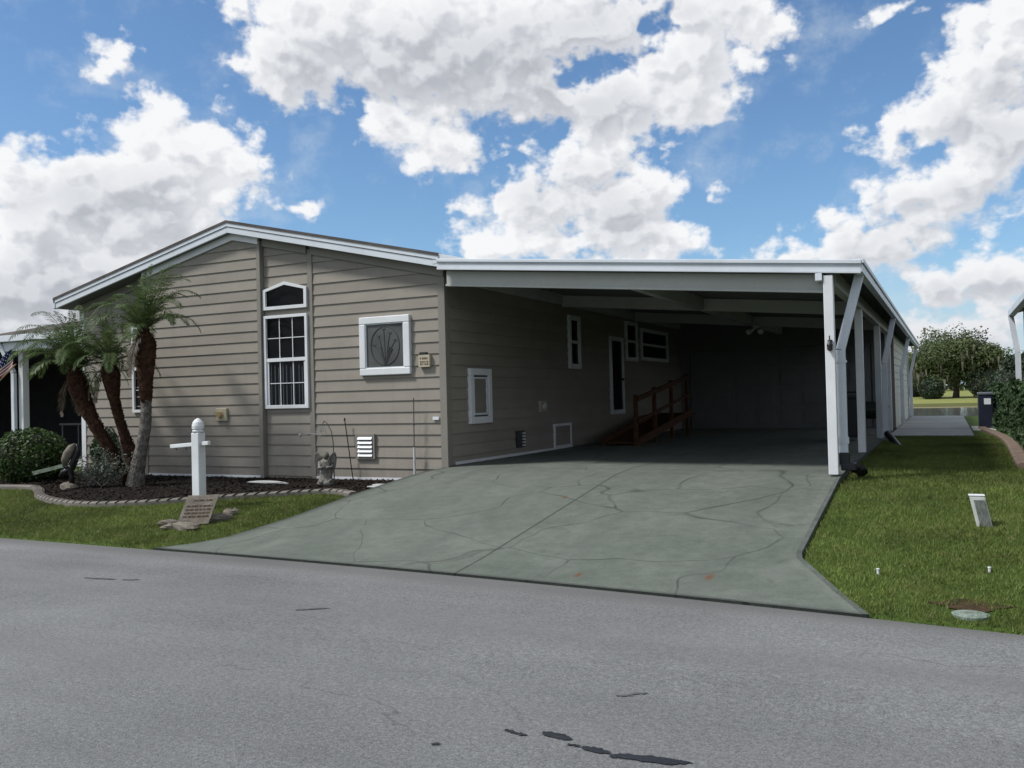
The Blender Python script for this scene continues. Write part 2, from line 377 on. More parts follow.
# driveway slab
def drive_mat():
    m, nt, b = new_mat('painted_green_grey_concrete'); v = coord(nt)
    n1 = noise(nt, v, .7, 6, .6); n2 = noise(nt, v, 95, 3, .7); n3 = noise(nt, v, 6, 6, .7)
    c = ramp(nt, n1, [(.3, (.1, .118, .099)), (.7, (.142, .16, .137))])
    c = mixc(nt, 1.0, c, ramp(nt, n2, [(.3, (.72,) * 3), (.7, (1.22,) * 3)]), 'MULTIPLY')
    c = mixc(nt, 1.0, c, ramp(nt, n3, [(.3, (.8,) * 3), (.7, (1.14,) * 3)]), 'MULTIPLY')
    w = N(nt, 'ShaderNodeVectorMath', operation='MULTIPLY_ADD'); nn = N(nt, 'ShaderNodeTexNoise'); nn.inputs['Scale'].default_value = .75; nn.inputs['Detail'].default_value = 1.5
    nt.links.new(v, nn.inputs['Vector']); nt.links.new(nn.outputs['Color'], w.inputs[0]); w.inputs[1].default_value = (1.5, 1.5, 0); nt.links.new(v, w.inputs[2])
    vo = N(nt, 'ShaderNodeTexVoronoi', feature='DISTANCE_TO_EDGE'); vo.inputs['Scale'].default_value = .62
    mp = N(nt, 'ShaderNodeMapping'); mp.inputs['Scale'].default_value = (1, 1, 0); mp.inputs['Location'].default_value = (1.7, .6, 0)
    nt.links.new(w.outputs[0], mp.inputs['Vector']); nt.links.new(mp.outputs[0], vo.inputs['Vector'])
    thick = ramp(nt, noise(nt, v, 2.2, 3), [(.42, (0,) * 3), (.58, (1,) * 3)])
    cr = ramp(nt, vo.outputs['Distance'], [(.0, (1,) * 3), (.005, (.8,) * 3), (.009, (0,) * 3)])
    k = mathn(nt, 'MULTIPLY', cr, mathn(nt, 'MULTIPLY_ADD', thick, .42, .38))
    c = mixc(nt, k, c, (.035, .042, .035))
    sep = N(nt, 'ShaderNodeSeparateXYZ'); nt.links.new(v, sep.inputs[0])
    j = mathn(nt, 'LESS_THAN', mathn(nt, 'ABSOLUTE', mathn(nt, 'SUBTRACT', sep.outputs[0], 2.93)), .013)
    j2 = mathn(nt, 'LESS_THAN', mathn(nt, 'ABSOLUTE', mathn(nt, 'SUBTRACT', sep.outputs[1], .1)), .008)
    j = mathn(nt, 'MAXIMUM', j, j2)
    c = mixc(nt, mathn(nt, 'MULTIPLY', j, .8), c, (.035, .04, .035))
    lf = mathn(nt, 'MULTIPLY', mathn(nt, 'LESS_THAN', sep.outputs[0], 2.93), .1)
    c = mixc(nt, lf, c, (.17, .187, .165))
    for tx in (.75, 2.15, 3.75, 5.1):            # worn tyre tracks
        tk = mathn(nt, 'SUBTRACT', 1.0, mathn(nt, 'MULTIPLY', mathn(nt, 'ABSOLUTE', mathn(nt, 'SUBTRACT', sep.outputs[0], tx)), 4.5), cl=True)
        c = mixc(nt, mathn(nt, 'MULTIPLY', tk, mathn(nt, 'MULTIPLY_ADD', n1, .9, -.22, True)), c, (.085, .095, .085))
    ol = ramp(nt, noise(nt, v, 2.6, 4, .6), [(.67, (0,) * 3), (.74, (.45,) * 3)])
    c = mixc(nt, ol, c, (.06, .068, .06))
    pale = ramp(nt, noise(nt, coord(nt, (1, .6, 1)), 1.5, 6, .65), [(.56, (0,) * 3), (.7, (.35,) * 3)])
    c = mixc(nt, pale, c, (.2, .215, .19))
    # orange rust stains with streaks towards the road
    for (x, y, s) in ((5.15, -4.45, 8), (4.05, -4.62, 9.5), (2.75, -1.8, 10)):
        d = N(nt, 'ShaderNodeVectorMath', operation='MULTIPLY_ADD'); nt.links.new(w.outputs[0], d.inputs[0])
        d2 = N(nt, 'ShaderNodeVectorMath', operation='MULTIPLY_ADD'); nt.links.new(v, d2.inputs[0])
        d2.inputs[1].default_value = (s * 2.6, s, 0); d2.inputs[2].default_value = (-x * s * 2.6, -y * s, 0)
        ln = N(nt, 'ShaderNodeVectorMath', operation='LENGTH'); nt.links.new(d2.outputs[0], ln.inputs[0])
        f = mathn(nt, 'SUBTRACT', 1.0, ln.outputs['Value'], cl=True)
        f = mathn(nt, 'MULTIPLY', f, mathn(nt, 'MULTIPLY_ADD', n3, 2.4, -.3, True), cl=True)
        c = mixc(nt, mathn(nt, 'MULTIPLY', f, 1.3, cl=True), c, (.13, .062, .028))
    st = ramp(nt, noise(nt, v, .9, 7, .7), [(.6, (0,) * 3), (.75, (.4,) * 3)])
    c = mixc(nt, st, c, (.1, .115, .1))
    nt.links.new(c, b.inputs['Base Color']); b.inputs['Roughness'].default_value = .75; b.inputs['Specular IOR Level'].default_value = .3
    hh = mathn(nt, 'SUBTRACT', n2, mathn(nt, 'MULTIPLY', k, 2.0)); bump(nt, b, hh, .35, .006); return m
rows = axis([(-4.7, -3.0, .06), (-3.0, .4, .17), (.4, 13.4, 1.0)])
nc = 40; V = []; F = []
for r in rows:
    for i in range(nc + 1):
        x = lerp(xl(r), xr(r), i / nc); fall = max(0, 1 - (r + 4.7) / 3.6)
        y = r + (road_edge(x) + 4.7) * fall
        V.append((x, y, drive_z(r + 4.7)))
n1_ = nc + 1
for j in range(len(rows) - 1):
    for i in range(nc): F.append((j * n1_ + i, j * n1_ + i + 1, (j + 1) * n1_ + i + 1, (j + 1) * n1_ + i))
base = len(V); ring = [i for i in range(n1_)] + [j * n1_ + nc for j in range(1, len(rows))] + [(len(rows) - 1) * n1_ + i for i in range(nc - 1, -1, -1)] + [j * n1_ for j in range(len(rows) - 2, 0, -1)]
for q in ring: V.append((V[q][0], V[q][1], V[q][2] - .3))
for i in range(len(ring)): F.append((ring[i], ring[(i + 1) % len(ring)], base + (i + 1) % len(ring), base + i))
dw = struct(fast_mesh('driveway', V, F, drive_mat()))
# narrow darker border strip down the right and front edges of the slab
mb = MB(); prev = None
edge = [(xr(r), r + (road_edge(xr(r)) + 4.7) * max(0, 1 - (r + 4.7) / 3.6), drive_z(r + 4.7)) for r in rows if r < 12]
for p, q in zip(edge[:-1], edge[1:]):
    mb.add([(p[0] - .035, p[1], p[2] + .004), (p[0] + .012, p[1], p[2] + .004), (q[0] + .012, q[1], q[2] + .004), (q[0] - .035, q[1], q[2] + .004),
            (p[0] + .012, p[1], p[2] - .3), (q[0] + .012, q[1], q[2] - .3)], [(0, 1, 2, 3), (1, 4, 5, 2)])
M['border'] = mat('driveway_border', (.098, .11, .1), .85, .25, 4, 70, .2, .4, .005)
mb.build('border_strip', M['border'], dw)

# path beside the garage, pond
mb = MB(); mb.box(5.78, 7.46, 9.6, 23.6, .2, .535); pth = struct(mb.build('path', M['path'], bevel=.01))
mb = MB()
for yy in (13.0, 16.5, 20.0): mb.box(5.79, 7.455, yy, yy + .02, .535, .538)
mb.build('path_joint', M['groove'], pth)
mb = MB(); mb.box(7.5, 8.0, 12.3, 14.5, .36, .53); struct(mb.build('pavement_pad', M['path'], bevel=.01))
def water_mat():
    m, nt, b = new_mat('pond_water'); v = coord(nt, (1, .35, 1)); n1 = noise(nt, v, 2.2, 4, .6)
    b.inputs['Base Color'].default_value = (.17, .18, .18, 1); b.inputs['Roughness'].default_value = .06
    bump(nt, b, n1, .12, .03); return m
struct(fast_mesh('water', [(-400, 44, -.2), (500, 44, -.2), (500, 71, -.2), (-400, 71, -.2)], [(0, 1, 2, 3)], water_mat()))

# planting bed: mulch sheet between edging and house
bed = [(-9.6, -2.0), (-7.9, -1.86), (-7.2, -1.8), (-6.75, -1.95), (-6.0, -2.45), (-5.2, -2.75), (-4.4, -2.85), (-3.5, -2.6), (-2.6, -2.08), (-2.0, -1.72), (-1.5, -1.42), (-1.1, -1.3), (-.62, -1.5)]
def crom(P, n):
    out = []
    for i in range(len(P) - 1):
        p0 = P[max(i - 1, 0)]; p1 = P[i]; p2 = P[i + 1]; p3 = P[min(i + 2, len(P) - 1)]
        for k in range(n):
            t = k / n
            out.append(tuple(.5 * (2 * b + (c - a) * t + (2 * a - 5 * b + 4 * c - d) * t * t + (3 * b - a - 3 * c + d) * t ** 3) for a, b, c, d in zip(p0, p1, p2, p3)))
    return out + [P[-1]]
bl = crom(bed, 10)
def mulch_mat():
    m, nt, b = new_mat('dark_wood_mulch'); v = coord(nt, (1, 1.6, 1)); n1 = noise(nt, v, 26, 5, .75); n2 = noise(nt, v, 2, 4)
    c = ramp(nt, n1, [(.3, (.005, .004, .0035)), (.55, (.014, .011, .009)), (.78, (.055, .04, .03))])
    c = mixc(nt, 1.0, c, ramp(nt, n2, [(.3, (.7,) * 3), (.7, (1.2,) * 3)]), 'MULTIPLY')
    nt.links.new(c, b.inputs['Base Color']); b.inputs['Roughness'].default_value = .95; b.inputs['Specular IOR Level'].default_value = .15
    bump(nt, b, n1, 1.0, .04); return m
V = []; F = []; ky = 8
for (x, y) in bl:
    for k in range(ky + 1):
        yy = lerp(y, .3, k / ky); xx = min(x, lerp(x, min(x, -.05), 1)); V.append((xx + (.5 * k / ky if x > -.9 else 0), yy, max(ground_z(x, yy), ground_z(x, y)) + .012 + .012 * math.sin(7 * xx + 5 * yy) * math.sin(9 * yy) + .012))
for i in range(len(bl) - 1):
    for k in range(ky): F.append((i * (ky + 1) + k, i * (ky + 1) + k + 1, (i + 1) * (ky + 1) + k + 1, (i + 1) * (ky + 1) + k))
bedo = struct(fast_mesh('ground_mulch_bed', V, F, mulch_mat()))
# loose bark chips
k = 5200; cx = rng.uniform(-9, -.5, k); yb = np.interp(cx, [p[0] for p in bl], [p[1] for p in bl]); cy = yb + .1 + rng.random(k) ** 1.3 * (-.02 - yb - .1)
cz = np.array([ground_z(a, c) for a, c in zip(cx, cy)]) + .035
th = rng.uniform(0, 6.28, k); ln = rng.uniform(.015, .05, k); wd = rng.uniform(.005, .014, k); tz = rng.uniform(-.015, .02, k)
dx, dy = np.cos(th), np.sin(th)
V = np.stack([np.stack([cx - dx * ln - dy * wd, cy - dy * ln + dx * wd, cz - tz], 1), np.stack([cx - dx * ln + dy * wd, cy - dy * ln - dx * wd, cz - tz * .5], 1),
              np.stack([cx + dx * ln + dy * wd, cy + dy * ln - dx * wd, cz + tz], 1), np.stack([cx + dx * ln - dy * wd, cy + dy * ln + dx * wd, cz + tz * 1.3], 1)], 1).reshape(-1, 3)
M['chip'] = mat('bark_chip', (.024, .017, .013), .9, .7, 25, 80, .2, .3)
ch = fast_mesh('mulch_chips', V, np.arange(4 * k).reshape(-1, 4), M['chip']); tag(ch, 'dark brown bark chips strewn over the planting bed', 'mulch', kind='stuff')

# concrete edging with slanting joints
ed = thing('garden_edging', 'long grey tan concrete edging with slanting joints, curving between lawn and mulch bed', 'edging', (-4.4, -2.85, .2))
mb = MB(); gr = MB(); w = .15
def offs(P, d):
    out = []
    for i, p in enumerate(P):
        a = P[max(i - 1, 0)]; c = P[min(i + 1, len(P) - 1)]; tx, ty = c[0] - a[0], c[1] - a[1]; l = math.hypot(tx, ty); out.append((p[0] + ty / l * d, p[1] - tx / l * d))
    return out
def strip(mb, P, w, h, zf, z_drop=.12):
    o = offs(P, w / 2); i_ = offs(P, -w / 2)
    for k in range(len(P) - 1):
        q = []
        for (a, c, m_) in ((o[k], i_[k], P[k]), (o[k + 1], i_[k + 1], P[k + 1])):
            z = zf(*m_); q += [(a[0], a[1], z - z_drop), (a[0], a[1], z + h * .7), (lerp(a[0], c[0], .2), lerp(a[1], c[1], .2), z + h), (lerp(a[0], c[0], .8), lerp(a[1], c[1], .8), z + h), (c[0], c[1], z + h * .7), (c[0], c[1], z - z_drop)]
        mb.add(q, [(j, j + 1, 7 + j, 6 + j) for j in range(5)])
        if k == 0: mb.add(q[:6], [tuple(range(6))])
        if k == len(P) - 2: mb.add(q[6:], [tuple(range(6))])
strip(mb, bl, w, .075, ground_z); mb.build('curbing', M['edging'], ed)
acc = 0; o = offs(bl, w / 2 + .001); i_ = offs(bl, -w / 2 - .001)
def at_len(P, s):
    for p, q in zip(P[:-1], P[1:]):
        d = math.hypot(q[0] - p[0], q[1] - p[1])
        if s <= d: return lerp(p[0], q[0], s / d), lerp(p[1], q[1], s / d)
        s -= d
    return P[-1]
tot = sum(math.hypot(q[0] - p[0], q[1] - p[1]) for p, q in zip(bl[:-1], bl[1:])); s = 2.6
ow = offs(bl, w / 2); iw = offs(bl, -w / 2)
while s < tot - .15:
    a = at_len(ow, s * sum(math.hypot(q[0] - p[0], q[1] - p[1]) for p, q in zip(ow[:-1], ow[1:])) / tot); c = at_len(iw, (s + .1) * sum(math.hypot(q[0] - p[0], q[1] - p[1]) for p, q in zip(iw[:-1], iw[1:])) / tot)
    gm = ground_z((a[0] + c[0]) / 2, (a[1] + c[1]) / 2); gr.bar((a[0], a[1], gm + .05), (lerp(a[0], c[0], .2), lerp(a[1], c[1], .2), gm + .076), .032, .012); gr.bar((lerp(a[0], c[0], .16), lerp(a[1], c[1], .16), gm + .074), (lerp(a[0], c[0], .84), lerp(a[1], c[1], .84), gm + .074), .032, .012); s += .155
gr.build('joint', M['groove'], ed)

# ------------------------------------------------------------------ house
XR, XL_, RDG = 0.0, -8.42, -4.19
ROOF_Z, PITCH = 4.785, .228
def roof_z(x): return ROOF_Z - PITCH * abs(x - RDG)
BACK = 23.4
house = thing('house', 'low tan lap sided house with white gable trim beside the green driveway', 'house', (-4.1, 0, .3))
FR = front(0.0)
mb = MB(); top = .16
core = [(XL_ + .02, .1), (XR - .02, .1), (XR - .02, roof_z(XR) - top), (RDG, ROOF_Z - top), (XL_ + .02, roof_z(XL_) - top)]
mb.prism(lambda a, b, c: (a, b, c), core, .16, BACK)
mb.box(-6.36, -.02, .0, .16, .1, 3.42)
mb.prism(lambda a, b, c: (a, b, c), [(-6.44, .3), (-3.62, .3), (-3.62, roof_z(-3.62) - top), (RDG, ROOF_Z - top), (-6.44, roof_z(-6.44) - top)], -.07, .15)
mb.prism(lambda a, b, c: (a, b, c), [(-6.36, 3.42), (-.02, 3.42), (-.02, roof_z(-.02) - top), (RDG, ROOF_Z - top), (-6.36, roof_z(-6.36) - top)], .0, .16)
wall = mb.build('wall', M['siding'], house)
EX = .18; Z0 = .508 - 2 * EX
def gpoly(x0, x1, z0=.362):
    pts = [(x0, z0), (x1, z0), (x1, roof_z(x1) - .2)]
    if x0 < RDG < x1: pts.append((RDG, ROOF_Z - .2))
    pts.append((x0, roof_z(x0) - .2)); return pts
for x0, x1, dy in ((-6.36, -3.67, .07), (-3.57, -2.63, -.0001), (-2.53, -.1, 0)):
    mb = MB(); siding(mb, front(.0 - max(dy, 0)), gpoly(x0, x1), Z0 + (.02 if dy < 0 else 0), EX); mb.build('lap_siding', M['siding'], wall)
mb = MB(); siding(mb, front(.16), gpoly(XL_, -6.36), Z0, EX); mb.build('lap_siding', M['siding'], wall)
mb = MB(); siding(mb, side(0.0), [(.0, .56), (13.4, .56), (13.4, 3.56), (.0, 3.56)], Z0, EX); mb.build('lap_siding', M['siding'], wall)
for x0, x1, nm in ((-.1, .022, 'corner_board'), (-3.67, -3.59, 'trim_board'), (-2.63, -2.53, 'trim_board'), (-6.46, -6.36, 'trim_board')):
    mb = MB(); mb.boxm(FR, x0, x1, -.02, .034 + (.07 if x1 < -3.3 else 0), .3, roof_z(x1 if x1 < -4 else x0) - .27 if nm != 'corner_board' else 3.5); mb.build(nm, M['trim'], house, .004)
mb = MB(); mb.box(-.002, .026, .0, .11, .56, 3.5); mb.build('corner_board', M['trim'], house)
mb = MB(); mb.boxm(front(.16), XL_ - .02, XL_ + .1, -.02, .03, .3, roof_z(XL_) - .2); mb.build('corner_board', M['white'], house, .004)
for x0, x1 in ((-6.36, -3.67), (-2.53, -.1)):
    mb = MB(); mb.boxm(FR, x0, x1, -.01, .026 + (.07 if x1 < -3 else 0), .322, .362); mb.build('base_strip', M['white'], house)
mb = MB(); mb.bar((.012, .2, .585), (.012, 5.0, .56), .03, .045); mb.build('base_strip', M['white'], house)
# frieze boards below the rake
def rake(mb, x0, x1, y0, y1, d0, d1, n=1):
    xsr = [x0] + ([RDG] if x0 < RDG < x1 else []) + [x1]
    for a, c in zip(xsr[:-1], xsr[1:]):
        mb.prism(lambda p, q, r: (p, q, r), [(a, roof_z(a) - d1), (c, roof_z(c) - d1), (c, roof_z(c) - d0), (a, roof_z(a) - d0)], y0, y1)
mb = MB(); rake(mb, -6.42, -3.62, -.12, -.07, .19, .325); mb.build('frieze_board', M['white'], house)
for a, c in ((-3.58, -2.63), (-2.53, .02)):
    mb = MB(); rake(mb, a, c, -.06, .0, .19, .345); mb.build('frieze_board', M['trim'], house)
mb = MB(); rake(mb, XL_, -6.41, .11, .16, .2, .36); mb.build('frieze_board', M['trim'], house)
# roof: two planes, ends with two stepped rake boards
EL, ER = -8.70, .05
mb = MB()
for a, c in ((EL, RDG), (RDG, ER)):
    mb.prism(lambda p, q, r: (p, q, r), [(a, roof_z(a) - .045), (c, roof_z(c) - .045), (c, roof_z(c)), (a, roof_z(a))], -.262, BACK + .3)
roof = mb.build('roof', M['shingle'], house)
mb = MB(); rake(mb, EL, ER, -.25, -.215, .022, .107); mb.build('drip_edge', M['whitemetal'], roof, .004)
mb = MB(); rake(mb, EL, ER, -.235, -.19, .113, .215); mb.build('rake_board', M['whitemetal'], roof, .004)
mb = MB(); mb.prism(lambda p, q, r: (p, q, r), [(-.05, 3.66), (.62, 3.655), (.62, 3.668), (.052, 3.81), (-.05, 3.82)], -.24, BACK); mb.build('flashing', M['whitemetal'], roof)
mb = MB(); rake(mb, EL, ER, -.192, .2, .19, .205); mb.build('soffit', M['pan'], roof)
mb = MB(); mb.box(EL - .03, EL + .04, -.25, BACK + .3, roof_z(EL) - .2, roof_z(EL) + .01); mb.build('fascia', M['whitemetal'], roof)

def muntins(mb, fn, a0, a1, z0, z1, nx_, nz_, o, w=.013):
    for i in range(1, nx_):
        a = lerp(a0, a1, i / nx_); mb.boxm(fn, a - w / 2, a + w / 2, o, o + .01, z0, z1)
    for i in range(1, nz_):
        z = lerp(z0, z1, i / nz_)
        for k in range(nx_):
            p = lerp(a0, a1, k / nx_) + (w / 2 if k else 0); q = lerp(a0, a1, (k + 1) / nx_) - (w / 2 if k < nx_ - 1 else 0)
            mb.boxm(fn, p, q, o, o + .01, z - w / 2, z + w / 2)
# tall window with a gabled transom
fr = frame_mb(FR, -3.57, -2.63, 1.5, 3.09, .05, -.01, .07, .06).build('window', M['white'], house, .004)
mb = MB(); mb.boxm(FR, -3.52, -2.68, .01, .026, 1.56, 3.04); mb.build('pane', M['glass'], fr)
for z0, z1, o in ((2.36, 3.04, .032), (1.56, 2.3, .028)):
    mb = MB(); muntins(mb, FR, -3.52, -2.68, z0, z1, 3, 2, o); mb.build('muntin', M['white'], fr)
mb = MB(); mb.boxm(FR, -3.52, -2.68, .028, .062, 2.3, 2.36); mb.boxm(FR, -3.52, -3.48, .028, .05, 1.56, 2.3); mb.boxm(FR, -2.72, -2.68, .028, .05, 1.56, 2.3); mb.build('sash_rail', M['white'], fr)
mb = MB()
for i in range(9):
    a = -3.46 + .085 * i + .01 * math.sin(i * 3); mb.boxm(FR, a, a + .022, .0265, .0275, 1.56, 2.3 - .05 * (i % 3))
mb.build('curtain', M['curtain'], fr)
pen = lambda d: [(-3.57 + d, 3.19 + d), (-2.63 - d, 3.19 + d), (-2.63 - d, 3.535 - d * .6), (-3.10, 3.655 - d), (-3.57 + d, 3.535 - d * .6)]
mb = MB(); a_, b_ = pen(0), pen(.055)
for i in range(5):
    j = (i + 1) % 5; vs = []
    for o in (-.01, .07): vs += [FR(x, o, z) for x, z in (a_[i], a_[j], b_[j], b_[i])]
    mb.add(vs, [(4, 5, 6, 7), (0, 1, 5, 4), (2, 3, 7, 6)])
fr = mb.build('window', M['white'], house); mb = MB(); mb.prism(FR, pen(.05), .01, .03); mb.build('pane', M['glass'], fr)
# square window with etched flowers
fr = frame_mb(FR, -1.57, -.61, 2.0, 2.94, .115, -.01, .075).build('window', M['white'], house, .012)
frame_mb(FR, -1.46, -.72, 2.11, 2.83, .018, .0, .06).build('inner_frame', M['whitemetal'], fr)
mb = MB(); mb.boxm(FR, -1.45, -.73, .01, .04, 2.12, 2.82); mb.build('pane', M['screen'], fr)
mb = MB(); cx, cz = -1.09, 2.47
def flat(mb, pts, r): mb.tube([(x, -.043, z) for x, z in pts], r, 5)
flat(mb, [(cx + .27 * math.cos(t), cz + .31 * math.sin(t)) for t in np.linspace(0, 6.283, 40)], .007)
for bx, tx, tz in ((0, -.02, .27), (.01, .2, .08), (-.01, -.2, .02), (.02, .1, .2), (-.02, -.12, .16)):
    pts = [(cx + bx + (tx - bx) * t ** 1.6, cz - .31 + (tz + .31) * t) for t in np.linspace(0, 1, 9)]; flat(mb, pts, .005)
    mb.blob((pts[-1][0], -.043, pts[-1][1]), (.035, .004, .022), 8, .2, int(abs(bx * 999)))
for s in (-1, 1):
    for k in (.5, .8): flat(mb, [(cx + s * k * .18 * t, cz - .3 + .34 * t - .12 * t * t * k) for t in np.linspace(0, 1, 8)], .009)
M['etchdark'] = mat('etched_dark_lines', (.04, .042, .042), .6, .2); mb.build('etching', M['etchdark'], fr)
# window half hidden behind the tallest palm
FW = front(.16)
fr = frame_mb(FW, -6.98, -6.42, 1.48, 3.12, .055, -.01, .06).build('window', M['white'], house, .004)
mb = MB(); mb.boxm(FW, -6.93, -6.47, .005, .02, 1.53, 3.07); mb.build('pane', M['glass'], fr)
mb = MB(); muntins(mb, FW, -6.93, -6.47, 1.53, 2.28, 3, 2, .024); muntins(mb, FW, -6.93, -6.47, 2.34, 2.88, 3, 2, .024); mb.boxm(FW, -6.93, -6.47, .024, .05, 2.28, 2.34); mb.boxm(FW, -6.93, -6.47, .024, .05, 2.88, 2.98); mb.build('muntin', M['white'], fr)
# small fittings on the front
mb = MB(); mb.boxm(FR, -1.68, -1.35, .0, .045, .67, 1.05); vt = mb.build('vent', M['glass'], house)
mb = MB()
for i in range(5):
    z = .70 + i * .068; mb.add([FR(-1.655, .075, z), FR(-1.375, .075, z), FR(-1.375, .048, z + .045), FR(-1.655, .048, z + .045), FR(-1.655, .068, z - .006), FR(-1.375, .068, z - .006)], [(0, 1, 2, 3), (4, 5, 1, 0)])
mb.build('slat', M['white'], vt); frame_mb(FR, -1.70, -1.33, .655, 1.06, .035, .0, .055).build('vent_frame', M['trim'], vt)
M['bronze'] = mat('brown_print', (.06, .035, .02), .6, .2)
mb = MB(); mb.boxm(FR, -.45, -.25, .015, .075, 2.1, 2.29); mb.mi = 1
for i, z in enumerate((2.235, 2.185, 2.15)):
    for k in range(4): mb.boxm(FR, -.42 + k * .04, -.42 + k * .04 + (.026 if (k + i) % 3 else .014), .0755, .079, z - .014, z + (.014 if i == 0 else .006))
ch_ = mb.build('doorbell_box', [M['beige'], M['bronze']], house)
mb = MB(); mb.boxm(FR, -.43, -.31, .02, .0765, 2.2905, 2.33); mb.build('slot', M['black'], ch_)
mb = MB(); mb.boxm(FR, -4.64, -4.39, .08, .13, 1.3, 1.53); ou = mb.build('outlet_cover', M['beige'], house, .012)
M['ochre'] = mat('ochre_plastic', (.4, .3, .15), .5, .15); mb = MB(); mb.tube([FR(-4.53, .12, 1.42), FR(-4.53, .19, 1.415)], [.07, .055], 12); mb.build('outlet_lid', M['ochre'], ou)
mb = MB(); mb.boxm(FR, -.235, -.125, .03, .045, 1.275, 1.325); mb.build('tag', M['white'], house)
# fittings on the carport side
SD = side(0.0)
def side_window(a0, a1, z0, z1, w, split=False, pm='screen'):
    fr = frame_mb(SD, a0, a1, z0, z1, w, -.01, .07).build('window', M['white'], house, .006)
    mb = MB(); mb.boxm(SD, a0 + w * .9, a1 - w * .9, .005, .03, z0 + w * .9, z1 - w * .9); mb.build('pane', M[pm], fr)
    if split: mb = MB(); zc = (z0 + z1) / 2; mb.boxm(SD, a0 + w, a1 - w, .032, .06, zc - .03, zc + .03); mb.build('sash_rail', M['white'], fr)
    return fr
fr = side_window(.66, 1.40, 1.18, 2.08, .11, pm='screen'); mb = MB()
frame_mb(SD, .79, 1.27, 1.32, 1.94, .03, .03, .05).build('inner_frame', M['whitemetal'], fr)
mb = MB(); siding(mb, side(.03), [(.82, 1.35), (1.24, 1.35), (1.24, 1.91), (.82, 1.91)], Z0, EX, .008, .0); mb.build('blind', M['trim'], fr)
side_window(4.89, 5.5, 2.15, 3.25, .1, True, 'glass'); side_window(8.46, 9.34, 2.4, 3.36, .09, True, 'glass'); w3 = side_window(9.64, 12.0, 2.44, 3.26, .09, True, 'glass')
fr = frame_mb(SD, 7.34, 8.26, 1.14, 2.94, .1, -.01, .06).build('door', M['white'], house, .005)
mb = MB(); mb.boxm(SD, 7.42, 8.18, .0, .03, 1.22, 2.86); mb.build('pane', M['glass'], fr)
mb = MB(); mb.tube([SD(8.12, .03, 1.95), SD(8.12, .09, 1.95)], .03, 10); mb.build('handle', M['bronze'], fr)
mb = MB(); mb.boxm(SD, 3.38, 3.70, .01, .05, 1.3, 1.51); ou = mb.build('outlet_cover', M['beige'], house, .01); mb = MB(); mb.tube([SD(3.54, .05, 1.41), SD(3.54, .1, 1.405)], [.07, .06], 12); mb.build('outlet_lid', M['whitefab'], ou)
mb = MB(); mb.boxm(SD, 2.36, 2.69, .0, .035, .69, .99); vt = mb.build('vent', M['black'], house); mb = MB()
for i in range(5): mb.boxm(SD, 2.6, 2.68, .036, .06, .71 + i * .055, .735 + i * .055)
mb.build('slat', M['white'], vt)
fr = frame_mb(SD, 4.05, 4.92, .57, 1.05, .05, -.01, .045).build('crawl_space_hatch', M['white'], house)
mb = MB(); mb.boxm(SD, 4.1, 4.87, .0, .03, .6, 1.0); mb.build('panel', M['siding'], fr)

house.location.x += .03; house.location.y += .05
# ------------------------------------------------------------------ carport
def cz(x): return 3.70 - .0935 * (x - .29)
CP = thing('carport', 'white aluminium carport roof on square posts over the green driveway', 'carport', (5.69, -.27, SLAB))
X0, X1 = .1, 6.02
def slab_x(mb, x0, x1, y0, y1, d0, d1):
    mb.prism(lambda p, q, r: (p, q, r), [(x0, cz(x0) - d1), (x1, cz(x1) - d1), (x1, cz(x1) - d0), (x0, cz(x0) - d0)], y0, y1)
CB = 23.5
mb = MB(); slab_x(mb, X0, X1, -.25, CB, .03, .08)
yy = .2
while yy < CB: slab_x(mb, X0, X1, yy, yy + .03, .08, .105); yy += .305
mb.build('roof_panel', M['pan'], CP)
mb = MB(); slab_x(mb, .14, X1 + .06, -.36, -.26, .012, .06); slab_x(mb, .14, X1 + .06, -.345, -.26, .06, .076); mb.build('front_cap', M['whitemetal'], CP, .006)
mb = MB(); slab_x(mb, .14, X1 + .05, -.335, -.262, .078, .165); slab_x(mb, .14, X1 + .05, -.345, -.262, .15, .172); mb.build('front_fascia', M['whitemetal'], CP)
mb = MB(); z = cz(6.06)
mb.box(6.0, 6.09, -.33, CB, z - .16, z - .06); mb.box(5.98, 6.11, -.35, CB, z - .055, z + .0); mb.build('gutter', M['whitemetal'], CP, .006)
mb = MB(); slab_x(mb, .2, 5.62, -.16, -.06, .17, .4); mb.build('front_beam', M['beam'], CP, .006)
mb = MB(); slab_x(mb, .2, 5.62, -.19, -.15, .375, .405); mb.build('front_beam_lip', M['beam'], CP)
for yb in (4.55, 9.1):
    mb = MB(); slab_x(mb, .1, 5.66, yb, yb + .08, .11, .34); mb.build('cross_beam', M['beam'], CP, .005)
for xb in (2.9,):
    for a, c in ((-.05, 4.53), (4.65, 9.08), (9.2, 13.3)):
        mb = MB(); mb.box(xb - .06, xb + .06, a, c, cz(xb) - .33, cz(xb) - .1); mb.build('long_beam', M['beam'], CP)
mb = MB(); mb.box(.045, .12, .15, 13.3, cz(.1) - .3, cz(.1) - .08); mb.build('ledger', M['beam'], CP)
mb = MB(); mb.box(5.63, 5.75, -.05, 13.3, cz(5.69) - .3, cz(5.69) - .1); mb.build('eave_beam', M['beam'], CP, .005)
posts = []
for i, (yp, w_) in enumerate(((-.27, .115), (3.78, .12), (8.08, .12), (11.66, .12))):
    mb = MB(); zt = cz(5.69) - (.2 if i == 0 else .302)
    mb.box(5.69 - w_ / 2, 5.69 + w_ / 2, yp - w_ / 2, yp + w_ / 2, SLAB, zt); p = mb.build('post', M['white'], CP, .008); posts.append(p)
mb = MB(); mb.box(5.545, 5.625, -.35, -.17, cz(5.6) - .27, cz(5.6) - .178); mb.build('beam_end_cap', M['whitemetal'], CP, .004)
